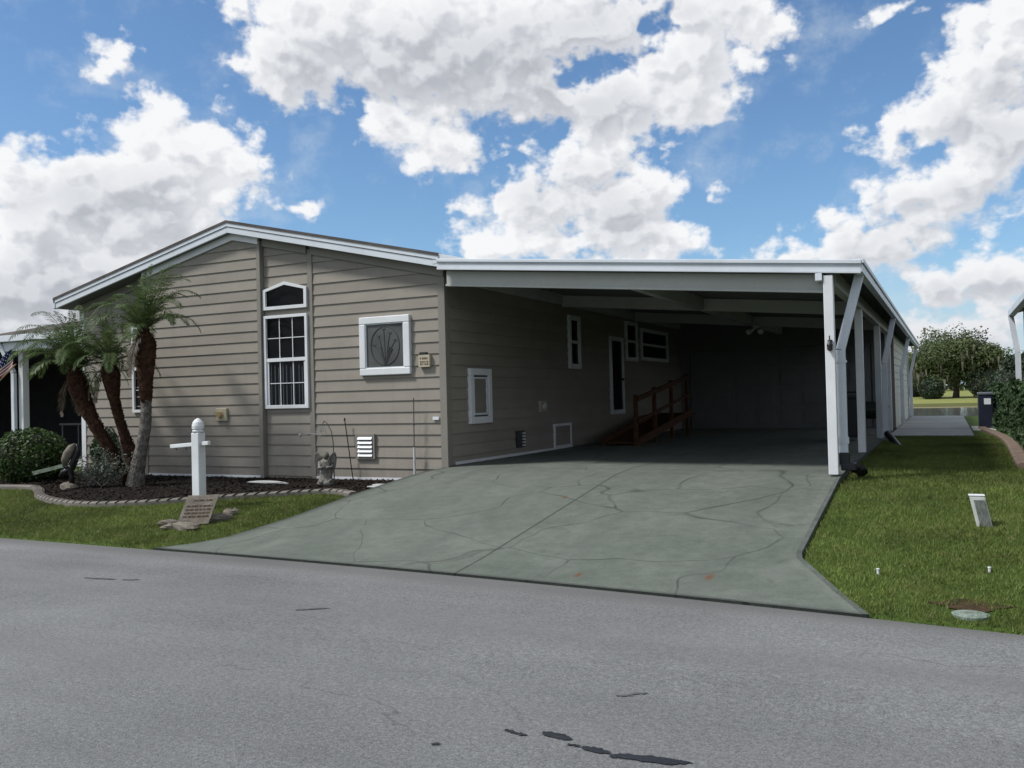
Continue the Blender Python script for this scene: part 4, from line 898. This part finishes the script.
# palms
def palm(label, spine, bulb, crown_r, nfr, flen, seed, lean=(0, 0), lichen_to=0, dead=4, biases=()):
    rr = random.Random(seed); base = spine[0]
    o = thing('palm_tree', label, 'palm', base, 'pygmy date palms against the house')
    P = crom(spine, 8); n = len(P); L = [i / (n - 1) for i in range(n)]
    rad = [pl(t, bulb) * (1 + .06 * rr.uniform(-1, 1)) for t in L]
    mb = MB(); mb.tube(P, rad, 14); k0 = int(lichen_to * n)
    mb.m = [1 if (f[0] // 14) < k0 else 0 for f in mb.f]
    # old leaf bases, in spirals up the trunk
    sb = mb; sb.mi = 0
    for j in range(int(n * 12)):
        t = (j + .5) / (n * 12); i = min(int(t * (n - 1)), n - 2); p = Vector(P[i]).lerp(Vector(P[i + 1]), t * (n - 1) - i); r = pl(t, bulb)
        if t < lichen_to * .95: sz = .35
        else: sz = 1.0
        a = j * 2.399 + rr.uniform(-.25, .25); d = Vector((math.cos(a), math.sin(a), 0)); s = Vector((-math.sin(a), math.cos(a), 0)); h = .06 * sz * rr.uniform(.7, 1.2); w_ = .035 * sz; out = .022 * sz * rr.uniform(.6, 1.4)
        q = p + d * (r * .96)
        sb.add([q + s * w_, q - s * w_, q - s * w_ * .4 + d * out + Vector((0, 0, h)), q + s * w_ * .4 + d * out + Vector((0, 0, h)), q + Vector((0, 0, h * .8))], [(0, 1, 2, 3), (1, 4, 2), (0, 3, 4)])
    tr = mb.build('trunk', [M['bark'], M['lichen']], o)
    top = Vector(P[-1]); tz = top
    def frond(mbv, mbf, az, el, ln, droop, wid, stem):
        d0 = Vector((math.cos(az) * math.cos(el), math.sin(az) * math.cos(el), math.sin(el))); pts = []; p = tz.copy(); v = d0.copy(); ns = 26
        for i in range(ns + 1):
            pts.append(p.copy()); v = (v + Vector((0, 0, -droop * (i / ns) * .17))).normalized(); p = p + v * (ln / ns)
        stem.tube(pts[::3] + ([pts[-1]] if ns % 3 else []), [.011 - .009 * i / 8 for i in range(len(pts[::3]) + (1 if ns % 3 else 0))], 4)
        for i in range(3, ns + 1):
            t = i / ns; d = (pts[i] - pts[i - 1]).normalized(); sd = d.cross(Vector((0, 0, 1)))
            if sd.length < .05: sd = Vector((1, 0, 0))
            sd.normalize(); up = sd.cross(d)
            ll = wid * (math.sin(math.pi * min(1, .12 + t * .86)) ** .6) * rr.uniform(.8, 1.15)
            for h in (0, .5):
                pb = pts[i - 1].lerp(pts[i], h)
                for s in (-1, 1):
                    ld = (sd * s + d * rr.uniform(.55, .95) + up * rr.uniform(-.05, .35) + Vector((0, 0, -.25 * t))).normalized(); tip = pb + ld * ll + Vector((0, 0, -.22 * ll)); mid = pb + ld * ll * .5
                    wv = ld.cross(up).normalized() * .0085
                    o_ = len(mbv); mbv += [pb - wv * .6, mid - wv, tip, mid + wv]; mbf.append((o_, o_ + 1, o_ + 2, o_ + 3))
    V, F = [], []; stem = MB()
    for i in range(nfr):
        az = i * 2.39996 + rr.uniform(-.2, .2); el = R_(lerp(86, 22, (i / nfr) ** .9) + rr.uniform(-9, 9))
        frond(V, F, az, el, flen * rr.uniform(.8, 1.1), rr.uniform(.8, 1.6), crown_r, stem)
    for az, el, ln in biases: frond(V, F, R_(az), R_(el), ln, .95, crown_r, stem)
    cr = fast_mesh('crown', np.array([tuple(p) for p in V]), np.array(F), M['palm'], o); stem.build('frond_stem', M['palm'], cr)
    if dead:
        V, F = [], []; stem = MB()
        for i in range(dead): frond(V, F, rr.uniform(0, 6.28) if i else R_(200), R_(-30 - 25 * rr.random()), flen * .75, 1.6, crown_r * .8, stem)
        dd = fast_mesh('dead_frond', np.array([tuple(p) for p in V]), np.array(F), M['deadpalm'], o); stem.build('frond_stem', M['deadpalm'], dd)
    # flower stalks, pale and wiry
    V, F = [], []; st2 = MB()
    for i in range(5):
        az = rr.uniform(0, 6.28); p0 = tz + Vector((0, 0, .02)); d = Vector((math.cos(az) * .6, math.sin(az) * .6, .8))
        for k in range(12):
            e = p0 + d * .2 + Vector((rr.gauss(0, .08), rr.gauss(0, .08), rr.gauss(.12, .08))); st2.tube([p0 + d * .1, e], [.005, .003], 4)
    st2.build('flower_stalk', M['deadpalm'], o); return o
palm('pygmy date palm leaning left with a swollen brown trunk and low wide crown', [(-5.62, -1.1, .3), (-5.92, -1.15, .78), (-6.22, -1.2, 1.2), (-6.52, -1.2, 1.6), (-6.68, -1.2, 1.9), (-6.74, -1.2, 2.1), (-6.76, -1.2, 2.28)],
     [(0, .09), (.2, .085), (.45, .115), (.62, .155), (.74, .175), (.85, .14), (.93, .09), (1, .06)], .21, 27, 1.2, 1, dead=3, biases=((176, 44, 1.65), (195, 60, 1.6), (160, 62, 1.5), (205, 40, 1.45), (340, 48, 1.0), (178, 66, 1.8), (180, 52, 1.75), (190, 46, 1.7), (172, 58, 1.75), (184, 38, 1.6), (200, 55, 1.6), (165, 45, 1.5), (0, 50, 1.1), (20, 60, 1.1)))
palm('slim pygmy date palm standing between the leaning palm and the tallest palm', [(-5.5, -1.0, .3), (-5.62, -1.05, .8), (-5.78, -1.1, 1.3), (-5.92, -1.1, 1.7), (-5.98, -1.1, 2.0), (-6.0, -1.1, 2.2), (-6.02, -1.1, 2.35)],
     [(0, .11), (.15, .11), (.28, .07), (.5, .08), (.66, .13), (.78, .145), (.9, .1), (1, .05)], .18, 20, 1.0, 2, dead=2)
palm('tallest upright pygmy date palm with a grey lichen stem in front of the left window', [(-5.22, -1.3, .28), (-5.12, -1.3, .7), (-4.97, -1.3, 1.2), (-4.93, -1.3, 1.6), (-4.93, -1.3, 2.0), (-4.93, -1.3, 2.4), (-4.94, -1.3, 2.65), (-4.95, -1.3, 2.85)],
     [(0, .16), (.08, .13), (.2, .095), (.45, .085), (.56, .105), (.72, .165), (.83, .175), (.9, .125), (.95, .08), (1, .06)], .2, 19, 1.1, 3, lichen_to=.47, dead=2, biases=((0, 62, 1.5), (8, 54, 1.45), (355, 66, 1.45), (182, 58, 1.2), (350, 48, 1.3), (2, 72, 1.5)))

# hedge along the right boundary
hd = thing('hedge', 'dense dark green clipped hedge along the right hand boundary', 'hedge', (8.6, 6.5, .4))
def hx(y): return np.interp(y, [.8, 4.4, 8.4, 10.2, 12.5, 16], [8.08, 8.1, 8.14, 8.1, 8.05, 8.0])
k = 15000; y = rng.uniform(1.0, 15.5, k); face = rng.random(k); x = np.where(face < .55, hx(y) + rng.random(k) * .16, hx(y) + rng.random(k) * 1.0); zt = 1.55 + .08 * np.sin(y * 2.1) + .05 * np.sin(y * 5.7)
z = np.where(face < .55, .42 + (zt - .42) * rng.random(k), zt - rng.random(k) * .14); x = x + .07 * np.sin(z * 6 + y * 3) + .06 * np.sin(y * 4.3)
nr = np.where((face < .55)[:, None], np.array([-1, -.4, .2]), np.array([0, 0, 1]))
k2 = 2500; y2 = .95 + .14 * rng.random(k2); x2 = 8.08 + rng.random(k2); z2 = .42 + 1.12 * rng.random(k2)
P = np.concatenate([np.stack([x, y, z], 1), np.stack([x2, y2, z2], 1)]); nr = np.concatenate([nr, np.tile([0, -1, .2], (k2, 1))])
V, F = leafcloud(P, nr, .055, .5, .7); fast_mesh('foliage', V, F, M['hedge'], hd)
mb = MB(); 
for a in range(14): mb.box(float(hx(a + 1.5)) + .16, 9.0, 1.1 + a, 2.1 + a, .3, 1.42)
mb.build('branches', M['core'], hd)

# neighbour's house at the right edge
nh = thing('neighbour_house', 'white eave, gutter and downspout of the neighbouring house above the hedge', 'house', (9.2, 6, .45))
mb = MB(); mb.add([(8.2, -1.5, 3.12), (8.2, 9.2, 3.12), (14, 9.2, 4.6), (14, -1.5, 4.6), (8.2, -1.5, 3.04), (8.2, 9.2, 3.04), (14, 9.2, 4.5), (14, -1.5, 4.5)], [(0, 1, 2, 3), (4, 5, 6, 7), (0, 4, 7, 3), (1, 5, 6, 2), (0, 1, 5, 4)]); mb.build('roof', M['pan'], nh)
mb = MB(); mb.box(8.14, 8.26, -1.5, 9.24, 3.0, 3.13); mb.build('gutter', M['whitemetal'], nh, .01)
mb = MB(); mb.bar((8.28, 9.0, .45), (8.28, 9.0, 2.25), .1, .08, (0, 1, 0)); mb.bar((8.28, 9.0, 2.25), (8.18, 9.05, 3.0), .1, .08, (0, 1, 0)); mb.build('downspout', M['whitemetal'], nh)
mb = MB(); mb.box(8.4, 8.52, 8.9, 9.02, .45, 3.1); mb.build('post', M['white'], nh)
mb = MB(); mb.box(9.4, 14, -1.2, 9.0, .4, 3.3); mb.build('wall', M['cream'], nh)

# far trees
def tree(name, label, base, cr, h, kleaf, size, m, trunk_h, tr, seed, moss=False, group=None, flat=1.0):
    rr = random.Random(seed); bx, by, bz = base
    o = thing(name, label, 'tree', base, group)
    mb = MB(); mb.tube([(bx, by, bz - .1), (bx + .1, by, bz + trunk_h * .5), (bx - .05, by, bz + trunk_h)], [tr * 1.25, tr, tr * .85], 10)
    cl = []
    for i in range(15):
        a = i * 2.4 + rr.uniform(-.3, .3); rad = cr * (.25 + .6 * ((i % 5) / 4)); zz = bz + trunk_h + (h - trunk_h) * (rr.uniform(.45, .8) * (1 - .6 * (rad / cr) ** 2))
        e = Vector((bx + rad * math.cos(a), by + rad * math.sin(a) * .8, zz)); cl.append(e); s = Vector((bx, by, bz + trunk_h * .9)); md = s.lerp(e, .5) + Vector((0, 0, .12 * cr)); mb.tube([s, md, e], [tr * .55, tr * .3, tr * .1], 6)
    mb.build('trunk', M['oakbark'], o)
    PP = []; DD = []
    for i, e in enumerate(cl):
        rc = cr * rr.uniform(.24, .46); P, D = shell_pts(kleaf // 13, e, (rc, rc, rc * .68 * flat), .35, .3, bz + trunk_h * .45); PP.append(P); DD.append(D + np.array([0, 0, .5]))
    P, D = shell_pts(kleaf // 3, (bx, by, bz + trunk_h + (h - trunk_h) * .42), (cr * .84, cr * .7, (h - trunk_h) * .5), .5, .34, bz + trunk_h * .7); PP.append(P); DD.append(D + np.array([0, 0, .5]))
    V, F = leafcloud(np.concatenate(PP), np.concatenate(DD), size, .6, .8); fast_mesh('crown', V, F, m, o)
    if moss:
        V = []; F = []
        for i in range(230):
            e = cl[i % 15]; p = np.array(e) + rng.normal(0, cr * .14, 3) + np.array([0, -cr * .15, -cr * .12]); L = rng.uniform(.3, 1.0); w_ = rng.uniform(.05, .14); k = len(V)
            V += [p + [-w_, 0, 0], p + [w_, 0, 0], p + [w_ * .3, .05, -L], p + [-w_ * .3, .05, -L]]; F.append((k, k + 1, k + 2, k + 3))
        fast_mesh('moss', np.array(V), np.array(F), M['moss'], o)
    return o
tree('oak_tree', 'broad spreading oak hung with grey moss on the bright far bank', (7.8, 96, .26), 5.2, 7.4, 24000, .13, M['oak'], 1.7, .3, 5, True)
for i, (x, y, cr, h, lb) in enumerate([(13.6, 84, 2.3, 4.7, 'smaller round tree on the far bank at the right of the mossy oak'), (1.5, 110, 3.2, 5.6, 'bushy tree on the far bank at the left of the oak, partly behind the garage')]):
    tree('broadleaf_tree', lb, (x, y, .3), cr, h, 6000, .16, M['wood_far'], 1.0, .2, 20 + i)
for i, (x, y, r, h, lb) in enumerate([(5.5, 93, 1.3, 2.3, 'rounded dark shrub under the left side of the mossy oak'), (3.4, 104, 1.9, 2.7, 'dark shrub clump between the garage end and the mossy oak'), (10.6, 94, 1.7, 3.0, 'tall dark shrub under the right side of the mossy oak'), (9.6, 34, 1.2, 2.2, 'dark bushy shrub beyond the hedge end behind the navy cabinet')]):
    z = ground_z(x, y); round_bush('shrub', (x, y, z + h * .45), (r, r * .8, h * .55), 2200, .1 if y > 50 else .06, M['wood_far'], lb, 'shrub', zmin=z)
k = 26000; x = rng.uniform(-120, 170, k); y = rng.uniform(150, 175, k); ht = 4.2 + 1.6 * np.sin(x * .21) * np.sin(x * .083 + 1) + .9 * np.sin(x * .77); z = .3 + ht * rng.random(k) ** .7
V, F = leafcloud(np.stack([x, y, z], 1), np.tile([0, -1, .5], (k, 1)), .5, .6, .8); tl = fast_mesh('treeline', V, F, M['wood_far']); tag(tl, 'dark mass of distant woods closing the field behind the oak', 'woods', kind='stuff')

# lawn grass blades
def blades(name, label, pts, h0, h1):
    k = len(pts); pts = np.asarray(pts); z = np.array([ground_z(a, c) for a, c in pts]); a = rng.uniform(0, 6.28, k); h = rng.uniform(h0, h1, k); w_ = rng.uniform(.003, .0055, k); l = rng.normal(0, .55, (k, 2)) * h[:, None]
    b0 = np.stack([pts[:, 0] - np.cos(a) * w_, pts[:, 1] - np.sin(a) * w_, z - .005], 1); tall_ = rng.random(k) < .03; h[tall_] *= 1.9; b1 = np.stack([pts[:, 0] + np.cos(a) * w_, pts[:, 1] + np.sin(a) * w_, z - .005], 1)
    tp = np.stack([pts[:, 0] + l[:, 0], pts[:, 1] + l[:, 1], z + h], 1)
    V = np.stack([b0, b1, tp], 1).reshape(-1, 3); o = fast_mesh(name, V, np.arange(3 * k).reshape(-1, 3), M['blade']); tag(o, label, 'grass', kind='stuff')
re = np.vectorize(road_edge)
blx = [p[0] for p in bl]; bly = [p[1] for p in bl]
x = rng.uniform(-10.5, .2, 190000); y = rng.uniform(-4.75, -1.0, 190000)
xlv = np.interp(y, [-4.7, -4.45, -4.1, -3.2, -2, -1, 0], [-1.0, -.72, -.5, -.33, -.29, -.17, 0])
ok = (y > re(x) + rng.normal(.015, .02, len(x))) & (y < np.interp(x, blx, bly) - .085) & (x < xlv + rng.normal(-.01, .02, len(x))) & (np.hypot((x + 1.6) / .42, (y + 3.4) / .36) > 1 - .25 * rng.random(len(x)))
blades('grass', 'short green grass of the lawn strip left of the driveway', np.stack([x[ok], y[ok]], 1), .015, .043)
x = rng.uniform(5.7, 12.5, 330000); y = -5.6 + 15.2 * rng.random(330000) ** 1.15
xrv = np.interp(y, [-5.1, -4.7, -3.55, -3.4], [6.42, 6.42, 5.79, 5.76])
yr = y; xr2 = np.where(y < -3.2, np.interp(y + .45 * np.clip((-3.4 - y) / 1.3, 0, 1), [-4.7, -3.55, -3.4], [6.42, 5.79, 5.76]), 5.77)
cbx = np.interp(y, [1.6, 4.4, 8.4, 10.2, 13], [7.76, 7.83, 7.87, 7.79, 7.64])
ok = (y > re(x) + rng.normal(.015, .02, len(x))) & (x > xr2 + rng.normal(.015, .02, len(x))) & ((x < cbx) | (y < 1.4)) & (np.hypot((x - 7.06) / .24, (y + 4.9) / .18) > 1 - .55 * rng.random(len(x)))
blades('grass', 'short green grass of the lawn right of the driveway', np.stack([x[ok], y[ok]], 1), .015, .045)

# ------------------------------------------------------------------ sky, sun, camera
FWD = Vector((-0.44120, 0.89741, 0)); RGT = Vector((0.89741, 0.44120, 0))
BLOBS = [(-22.06, 12.8, 5.5, 4.3), (-27.19, 10.76, 5.1, 4.2), (-18.89, 14.72, 3.93, 2.75), (-28.52, 7.04, 6.91, 3.36), (-23.78, 8.94, 5.37, 3.17), (-21.42, 16.81, 2.0, 1.66), (-24.03, 19.39, 1.21, 1.27), (-13.5, 12.1, 1.61, 0.55), (-18.12, 23.52, 2.03, 0.73), (-13.66, 21.0, 4.25, 3.05), (-11.13, 23.07, 6.39, 3.2), (-5.43, 21.57, 8.45, 4.64), (-4.28, 16.33, 3.64, 1.9), (2.37, 21.47, 9.6, 4.39), (10.42, 21.55, 7.23, 3.37), (6.79, 17.79, 6.0, 2.89), (11.9, 18.87, 3.68, 2.54), (4.77, 14.59, 3.85, 2.17), (7.27, 12.02, 5.04, 2.81), (1.46, 12.25, 4.01, 2.1), (8.49, 10.09, 4.14, 2.48), (2.05, 10.03, 5.8, 1.63), (-1.98, 9.69, 1.43, 1.13), (13.57, 12.3, 1.04, 0.78), (15.8, 11.58, 1.91, 0.78), (28.68, 17.96, 2.92, 2.85), (30.22, 19.7, 1.91, 2.46), (26.55, 15.67, 2.84, 2.35), (23.34, 14.3, 1.52, 1.12), (29.29, 13.62, 3.35, 3.69), (26.41, 10.98, 4.02, 2.01), (20.92, 10.0, 2.89, 2.34), (18.27, 8.43, 3.16, 0.84), (22.84, 8.77, 3.75, 1.98), (25.48, 6.44, 2.38, 1.5), (29.06, 5.92, 3.08, 2.01), (26.96, 3.21, 5.84, 1.27), (28.25, 20.51, 1.5, 0.45), (24.6, 21.31, 2.12, 0.31), (15.09, 22.07, 3.34, 2.35), (13.47, 19.3, 2.44, 1.57), (-16.83, 14.54, 2.05, 2.09), (-28.55, 4.95, 9.18, 2.04), (13.91, 23.24, 3.62, 1.59), (-7.79, 17.2, 1.92, 1.76), (-19.31, 8.2, 3.54, 2.4)]
HOLES = [(9.61, 22.17, 1.14, 1.32), (5.71, 20.41, 1.54, 0.68), (4.6, 19.95, 0.9, 0.52), (0.11, 15.06, 2.86, 0.73), (2.55, 16.32, 1.17, 0.72), (17.24, 13.72, 4.39, 4.82), (-11.32, 15.04, 3.48, 2.01), (12.72, 15.0, 1.48, 0.83), (-19.05, 20.87, 2.36, 2.66), (-26.79, 19.47, 2.38, 2.06)]
SHADES = [(-4.84, 19.57, 12.32, 1.95), (-9.94, 20.34, 5.77, 1.69), (3.57, 17.95, 7.67, 1.99), (-0.25, 20.98, 9.69, 2.25), (7.6, 23.15, 7.51, 1.36), (3.43, 13.11, 4.5, 1.84), (-24.27, 12.08, 3.89, 1.7), (-27.51, 6.79, 6.46, 2.55), (-21.55, 9.91, 3.45, 1.76), (-28.44, 12.05, 2.05, 1.1), (29.38, 16.37, 2.32, 1.35), (26.65, 10.39, 4.95, 1.12), (29.31, 14.15, 2.88, 1.59), (25.98, 5.59, 5.95, 0.81), (23.94, 8.96, 3.17, 1.27), (7.24, 10.78, 3.8, 1.86), (21.15, 8.32, 3.31, 0.71)]
w = bpy.data.worlds.new("World"); scene.world = w; w.use_nodes = True; nt = w.node_tree
for n in list(nt.nodes): nt.nodes.remove(n)
out = N(nt, 'ShaderNodeOutputWorld'); bg = N(nt, 'ShaderNodeBackground'); nt.links.new(bg.outputs[0], out.inputs[0])
SUN_EL, SUN_DIR = 52, Vector((-.78, -.62, 0)).normalized()
sky = N(nt, 'ShaderNodeTexSky', sky_type='NISHITA'); sky.sun_disc = False; sky.sun_elevation = R_(SUN_EL); sky.sun_rotation = math.atan2(SUN_DIR.x, SUN_DIR.y)
sky.air_density = 1.0; sky.dust_density = .6; sky.ozone_density = 1.0
tc = N(nt, 'ShaderNodeTexCoord'); D = tc.outputs['Generated']
def vdot(a, b):
    n = N(nt, 'ShaderNodeVectorMath', operation='DOT_PRODUCT'); nt.links.new(a, n.inputs[0]); n.inputs[1].default_value = b; return n.outputs['Value']
sp_ = N(nt, 'ShaderNodeSeparateXYZ'); nt.links.new(D, sp_.inputs[0])
az = mathn(nt, 'MULTIPLY', mathn(nt, 'ARCTAN2', vdot(D, RGT), vdot(D, FWD)), 57.29578)
el = mathn(nt, 'MULTIPLY', mathn(nt, 'ARCSINE', sp_.outputs[2]), 57.29578)
def comb(x, y):
    n = N(nt, 'ShaderNodeCombineXYZ')
    for s, v in zip(n.inputs, (x, y)):
        if hasattr(v, 'is_linked'): nt.links.new(v, s)
        else: s.default_value = v
    return n.outputs[0]
def vop(op, a, b=None, c=None):
    n = N(nt, 'ShaderNodeVectorMath', operation=op)
    for s, v in zip(n.inputs, (a, b, c)):
        if v is None: continue
        if hasattr(v, 'is_linked'): nt.links.new(v, s)
        else: s.default_value = v
    return n.outputs['Value'] if op == 'LENGTH' else n.outputs[0]
P0 = comb(az, el)
def union(P, L, k=.18, off=0):
    cur = None
    for (cx, cy, rx_, ry_) in L:
        l = vop('LENGTH', vop('MULTIPLY_ADD', P, (1 / rx_, 1 / ry_, 0), (-cx / rx_, -cy / ry_, 0)))
        l = mathn(nt, 'MULTIPLY', mathn(nt, 'SUBTRACT', l, 1.0), min(rx_, ry_) / 3.0 + .35)     # roughly even edge steepness
        if cur is None: cur = l
        else: cur = mathn(nt, 'SMOOTH_MIN', cur, l, k)
    return mathn(nt, 'MULTIPLY', cur, -1.0)
def tex(P, scale, detail, rough, typ='FBM', out='Fac'):
    n = N(nt, 'ShaderNodeTexNoise'); n.noise_dimensions = '2D'; n.inputs['Scale'].default_value = scale; n.inputs['Detail'].default_value = detail; n.inputs['Roughness'].default_value = rough
    nt.links.new(P, n.inputs['Vector']); return n.outputs[out]
def vor(P, scale, detail=2):
    n = N(nt, 'ShaderNodeTexVoronoi', feature='F1'); n.voronoi_dimensions = '2D'; n.inputs['Scale'].default_value = scale; n.inputs['Detail'].default_value = detail; n.inputs['Roughness'].default_value = .55
    nt.links.new(P, n.inputs['Vector']); return n.outputs['Distance']
PI_ = comb(mathn(nt, 'MULTIPLY', az, 1.0), mathn(nt, 'MULTIPLY', el, 1.25))
def density(P, Pn):
    wv = vop('MULTIPLY_ADD', vop('SUBTRACT', tex(Pn, .22, 4, .55, out='Color'), (.5, .5, .5)), (3.6, 2.8, 0), P)
    m = mathn(nt, 'ADD', union(wv, BLOBS), .04); h = union(wv, HOLES); m = mathn(nt, 'SMOOTH_MIN', m, mathn(nt, 'MULTIPLY_ADD', h, -1.3, .2), .15)
    # anywhere outside the mapped part of the sky: scattered cumulus
    gen = mathn(nt, 'MULTIPLY_ADD', tex(P, .055, 2, .5), 4.2, -1.6)
    farw = mathn(nt, 'MAXIMUM', mathn(nt, 'MULTIPLY_ADD', mathn(nt, 'ABSOLUTE', az), .14, -4.8, True), mathn(nt, 'MULTIPLY_ADD', el, .2, -5.2, True))
    m = mathn(nt, 'ADD', mathn(nt, 'MULTIPLY', m, mathn(nt, 'SUBTRACT', 1.0, farw)), mathn(nt, 'MULTIPLY', gen, farw))
    m = mathn(nt, 'MINIMUM', m, 1.2)
    wp = vop('MULTIPLY_ADD', vop('SUBTRACT', tex(Pn, .9, 2, .6, out='Color'), (.5, .5, .5)), (.7, .7, 0), Pn)
    puff = mathn(nt, 'SUBTRACT', .45, vor(wp, .42, 1.6))
    d = mathn(nt, 'MULTIPLY_ADD', puff, .7, m)
    return mathn(nt, 'MULTIPLY_ADD', mathn(nt, 'SUBTRACT', tex(Pn, .45, 3.5, .55), .5), .9, d)
d2 = density(P0, PI_)
d1 = density(vop('ADD', P0, (-.5, .8, 0)), vop('ADD', PI_, (-.5, 1.0, 0)))
d0 = mathn(nt, 'MULTIPLY_ADD', mathn(nt, 'SUBTRACT', tex(PI_, 2.0, 6, .62), .5), .5, d2)
def sm(v, a, b):
    n = N(nt, 'ShaderNodeMapRange', interpolation_type='SMOOTHSTEP'); n.inputs['From Min'].default_value = a; n.inputs['From Max'].default_value = b; nt.links.new(v, n.inputs['Value']); return n.outputs[0]
alpha = sm(d0, -.3, .26)
relief = mathn(nt, 'MULTIPLY', mathn(nt, 'SUBTRACT', d2, d1), .42)
relief = mathn(nt, 'MINIMUM', mathn(nt, 'MAXIMUM', relief, -.1), .1)
fdet = mathn(nt, 'MULTIPLY', mathn(nt, 'SUBTRACT', d0, d2), -.07)
shade = sm(union(vop('MULTIPLY_ADD', vop('SUBTRACT', tex(PI_, .25, 3, .5, out='Color'), (.5, .5, .5)), (4, 3, 0), P0), SHADES, .5), -.9, 1.0)
thick = sm(d2, .0, 1.1)
lit = mathn(nt, 'ADD', mathn(nt, 'SUBTRACT', 1.0, mathn(nt, 'ADD', mathn(nt, 'MULTIPLY', shade, .175), mathn(nt, 'MULTIPLY', thick, .13))), mathn(nt, 'ADD', relief, fdet))
lit = mathn(nt, 'MINIMUM', mathn(nt, 'MAXIMUM', lit, .3), 1.0)
lowhaze = sm(el, 9, 0)
lit = mathn(nt, 'MULTIPLY', lit, mathn(nt, 'MULTIPLY_ADD', lowhaze, -.16, 1.0))
lit = mathn(nt, 'SUBTRACT', lit, mathn(nt, 'MULTIPLY', sm(el, 27, 38), .3))      # grey cloud bases overhead
ccol = ramp(nt, lit, [(.3, (2.7, 2.9, 3.4)), (.62, (5.4, 5.65, 6.2)), (.85, (8.4, 8.6, 9.0)), (1.0, (10.4, 10.5, 10.7))])
skc = mixc(nt, 1.0, sky.outputs[0], (1.0, 1.28, 1.5), 'MULTIPLY')
skc = mixc(nt, mathn(nt, 'MULTIPLY', lowhaze, .75), skc, (6.0, 7.2, 8.6))
thin = mathn(nt, 'MULTIPLY', sm(tex(PI_, .18, 7, .62), .48, .8), .35)
skc = mixc(nt, thin, skc, (7.4, 8.2, 9.0))
fin = mixc(nt, alpha, skc, ccol)
fin = mixc(nt, mathn(nt, 'LESS_THAN', sp_.outputs[2], -.002), fin, (1.4, 1.5, 1.2))
nt.links.new(fin, bg.inputs[0]); bg.inputs[1].default_value = .06
sd = bpy.data.lights.new('sun', 'SUN'); sd.energy = 2.6; sd.angle = R_(9); sd.color = (1, .97, .93)
so = bpy.data.objects.new('sun', sd); COL.objects.link(so)
dvec = -(SUN_DIR * math.cos(R_(SUN_EL)) + Vector((0, 0, math.sin(R_(SUN_EL)))))
so.rotation_euler = dvec.to_track_quat('-Z', 'Y').to_euler(); so.location = (-30, 20, 40)

cd = bpy.data.cameras.new('camera'); cam = bpy.data.objects.new('camera', cd); COL.objects.link(cam); scene.camera = cam
RM = [[0.8969636726066369, 0.44139299337989435, -0.025067816401724223], [-0.028936611003563813, 0.002034063869122522, -0.9995791790187534], [-0.44115625640768424, 0.8973115891257133, 0.014596898747497223]]
r0, r1, r2 = (Vector(r) for r in RM)
mw = Matrix.Identity(4)
for i in range(3): mw[i][0] = r0[i]; mw[i][1] = -r1[i]; mw[i][2] = -r2[i]
mw.translation = (6.961237, -11.751061, 1.6); cam.matrix_world = mw
cd.sensor_width = 36; cd.lens = 36 * 884 / 1024; cd.clip_start = .1; cd.clip_end = 5000
vs = scene.view_settings; vs.view_transform = 'Standard'; vs.look = 'None'; vs.exposure = .58; vs.gamma = 1; vs.use_curve_mapping = False
scene.render.engine = 'CYCLES'; scene.cycles.use_denoising = True; scene.cycles.max_bounces = 6; scene.cycles.diffuse_bounces = 1
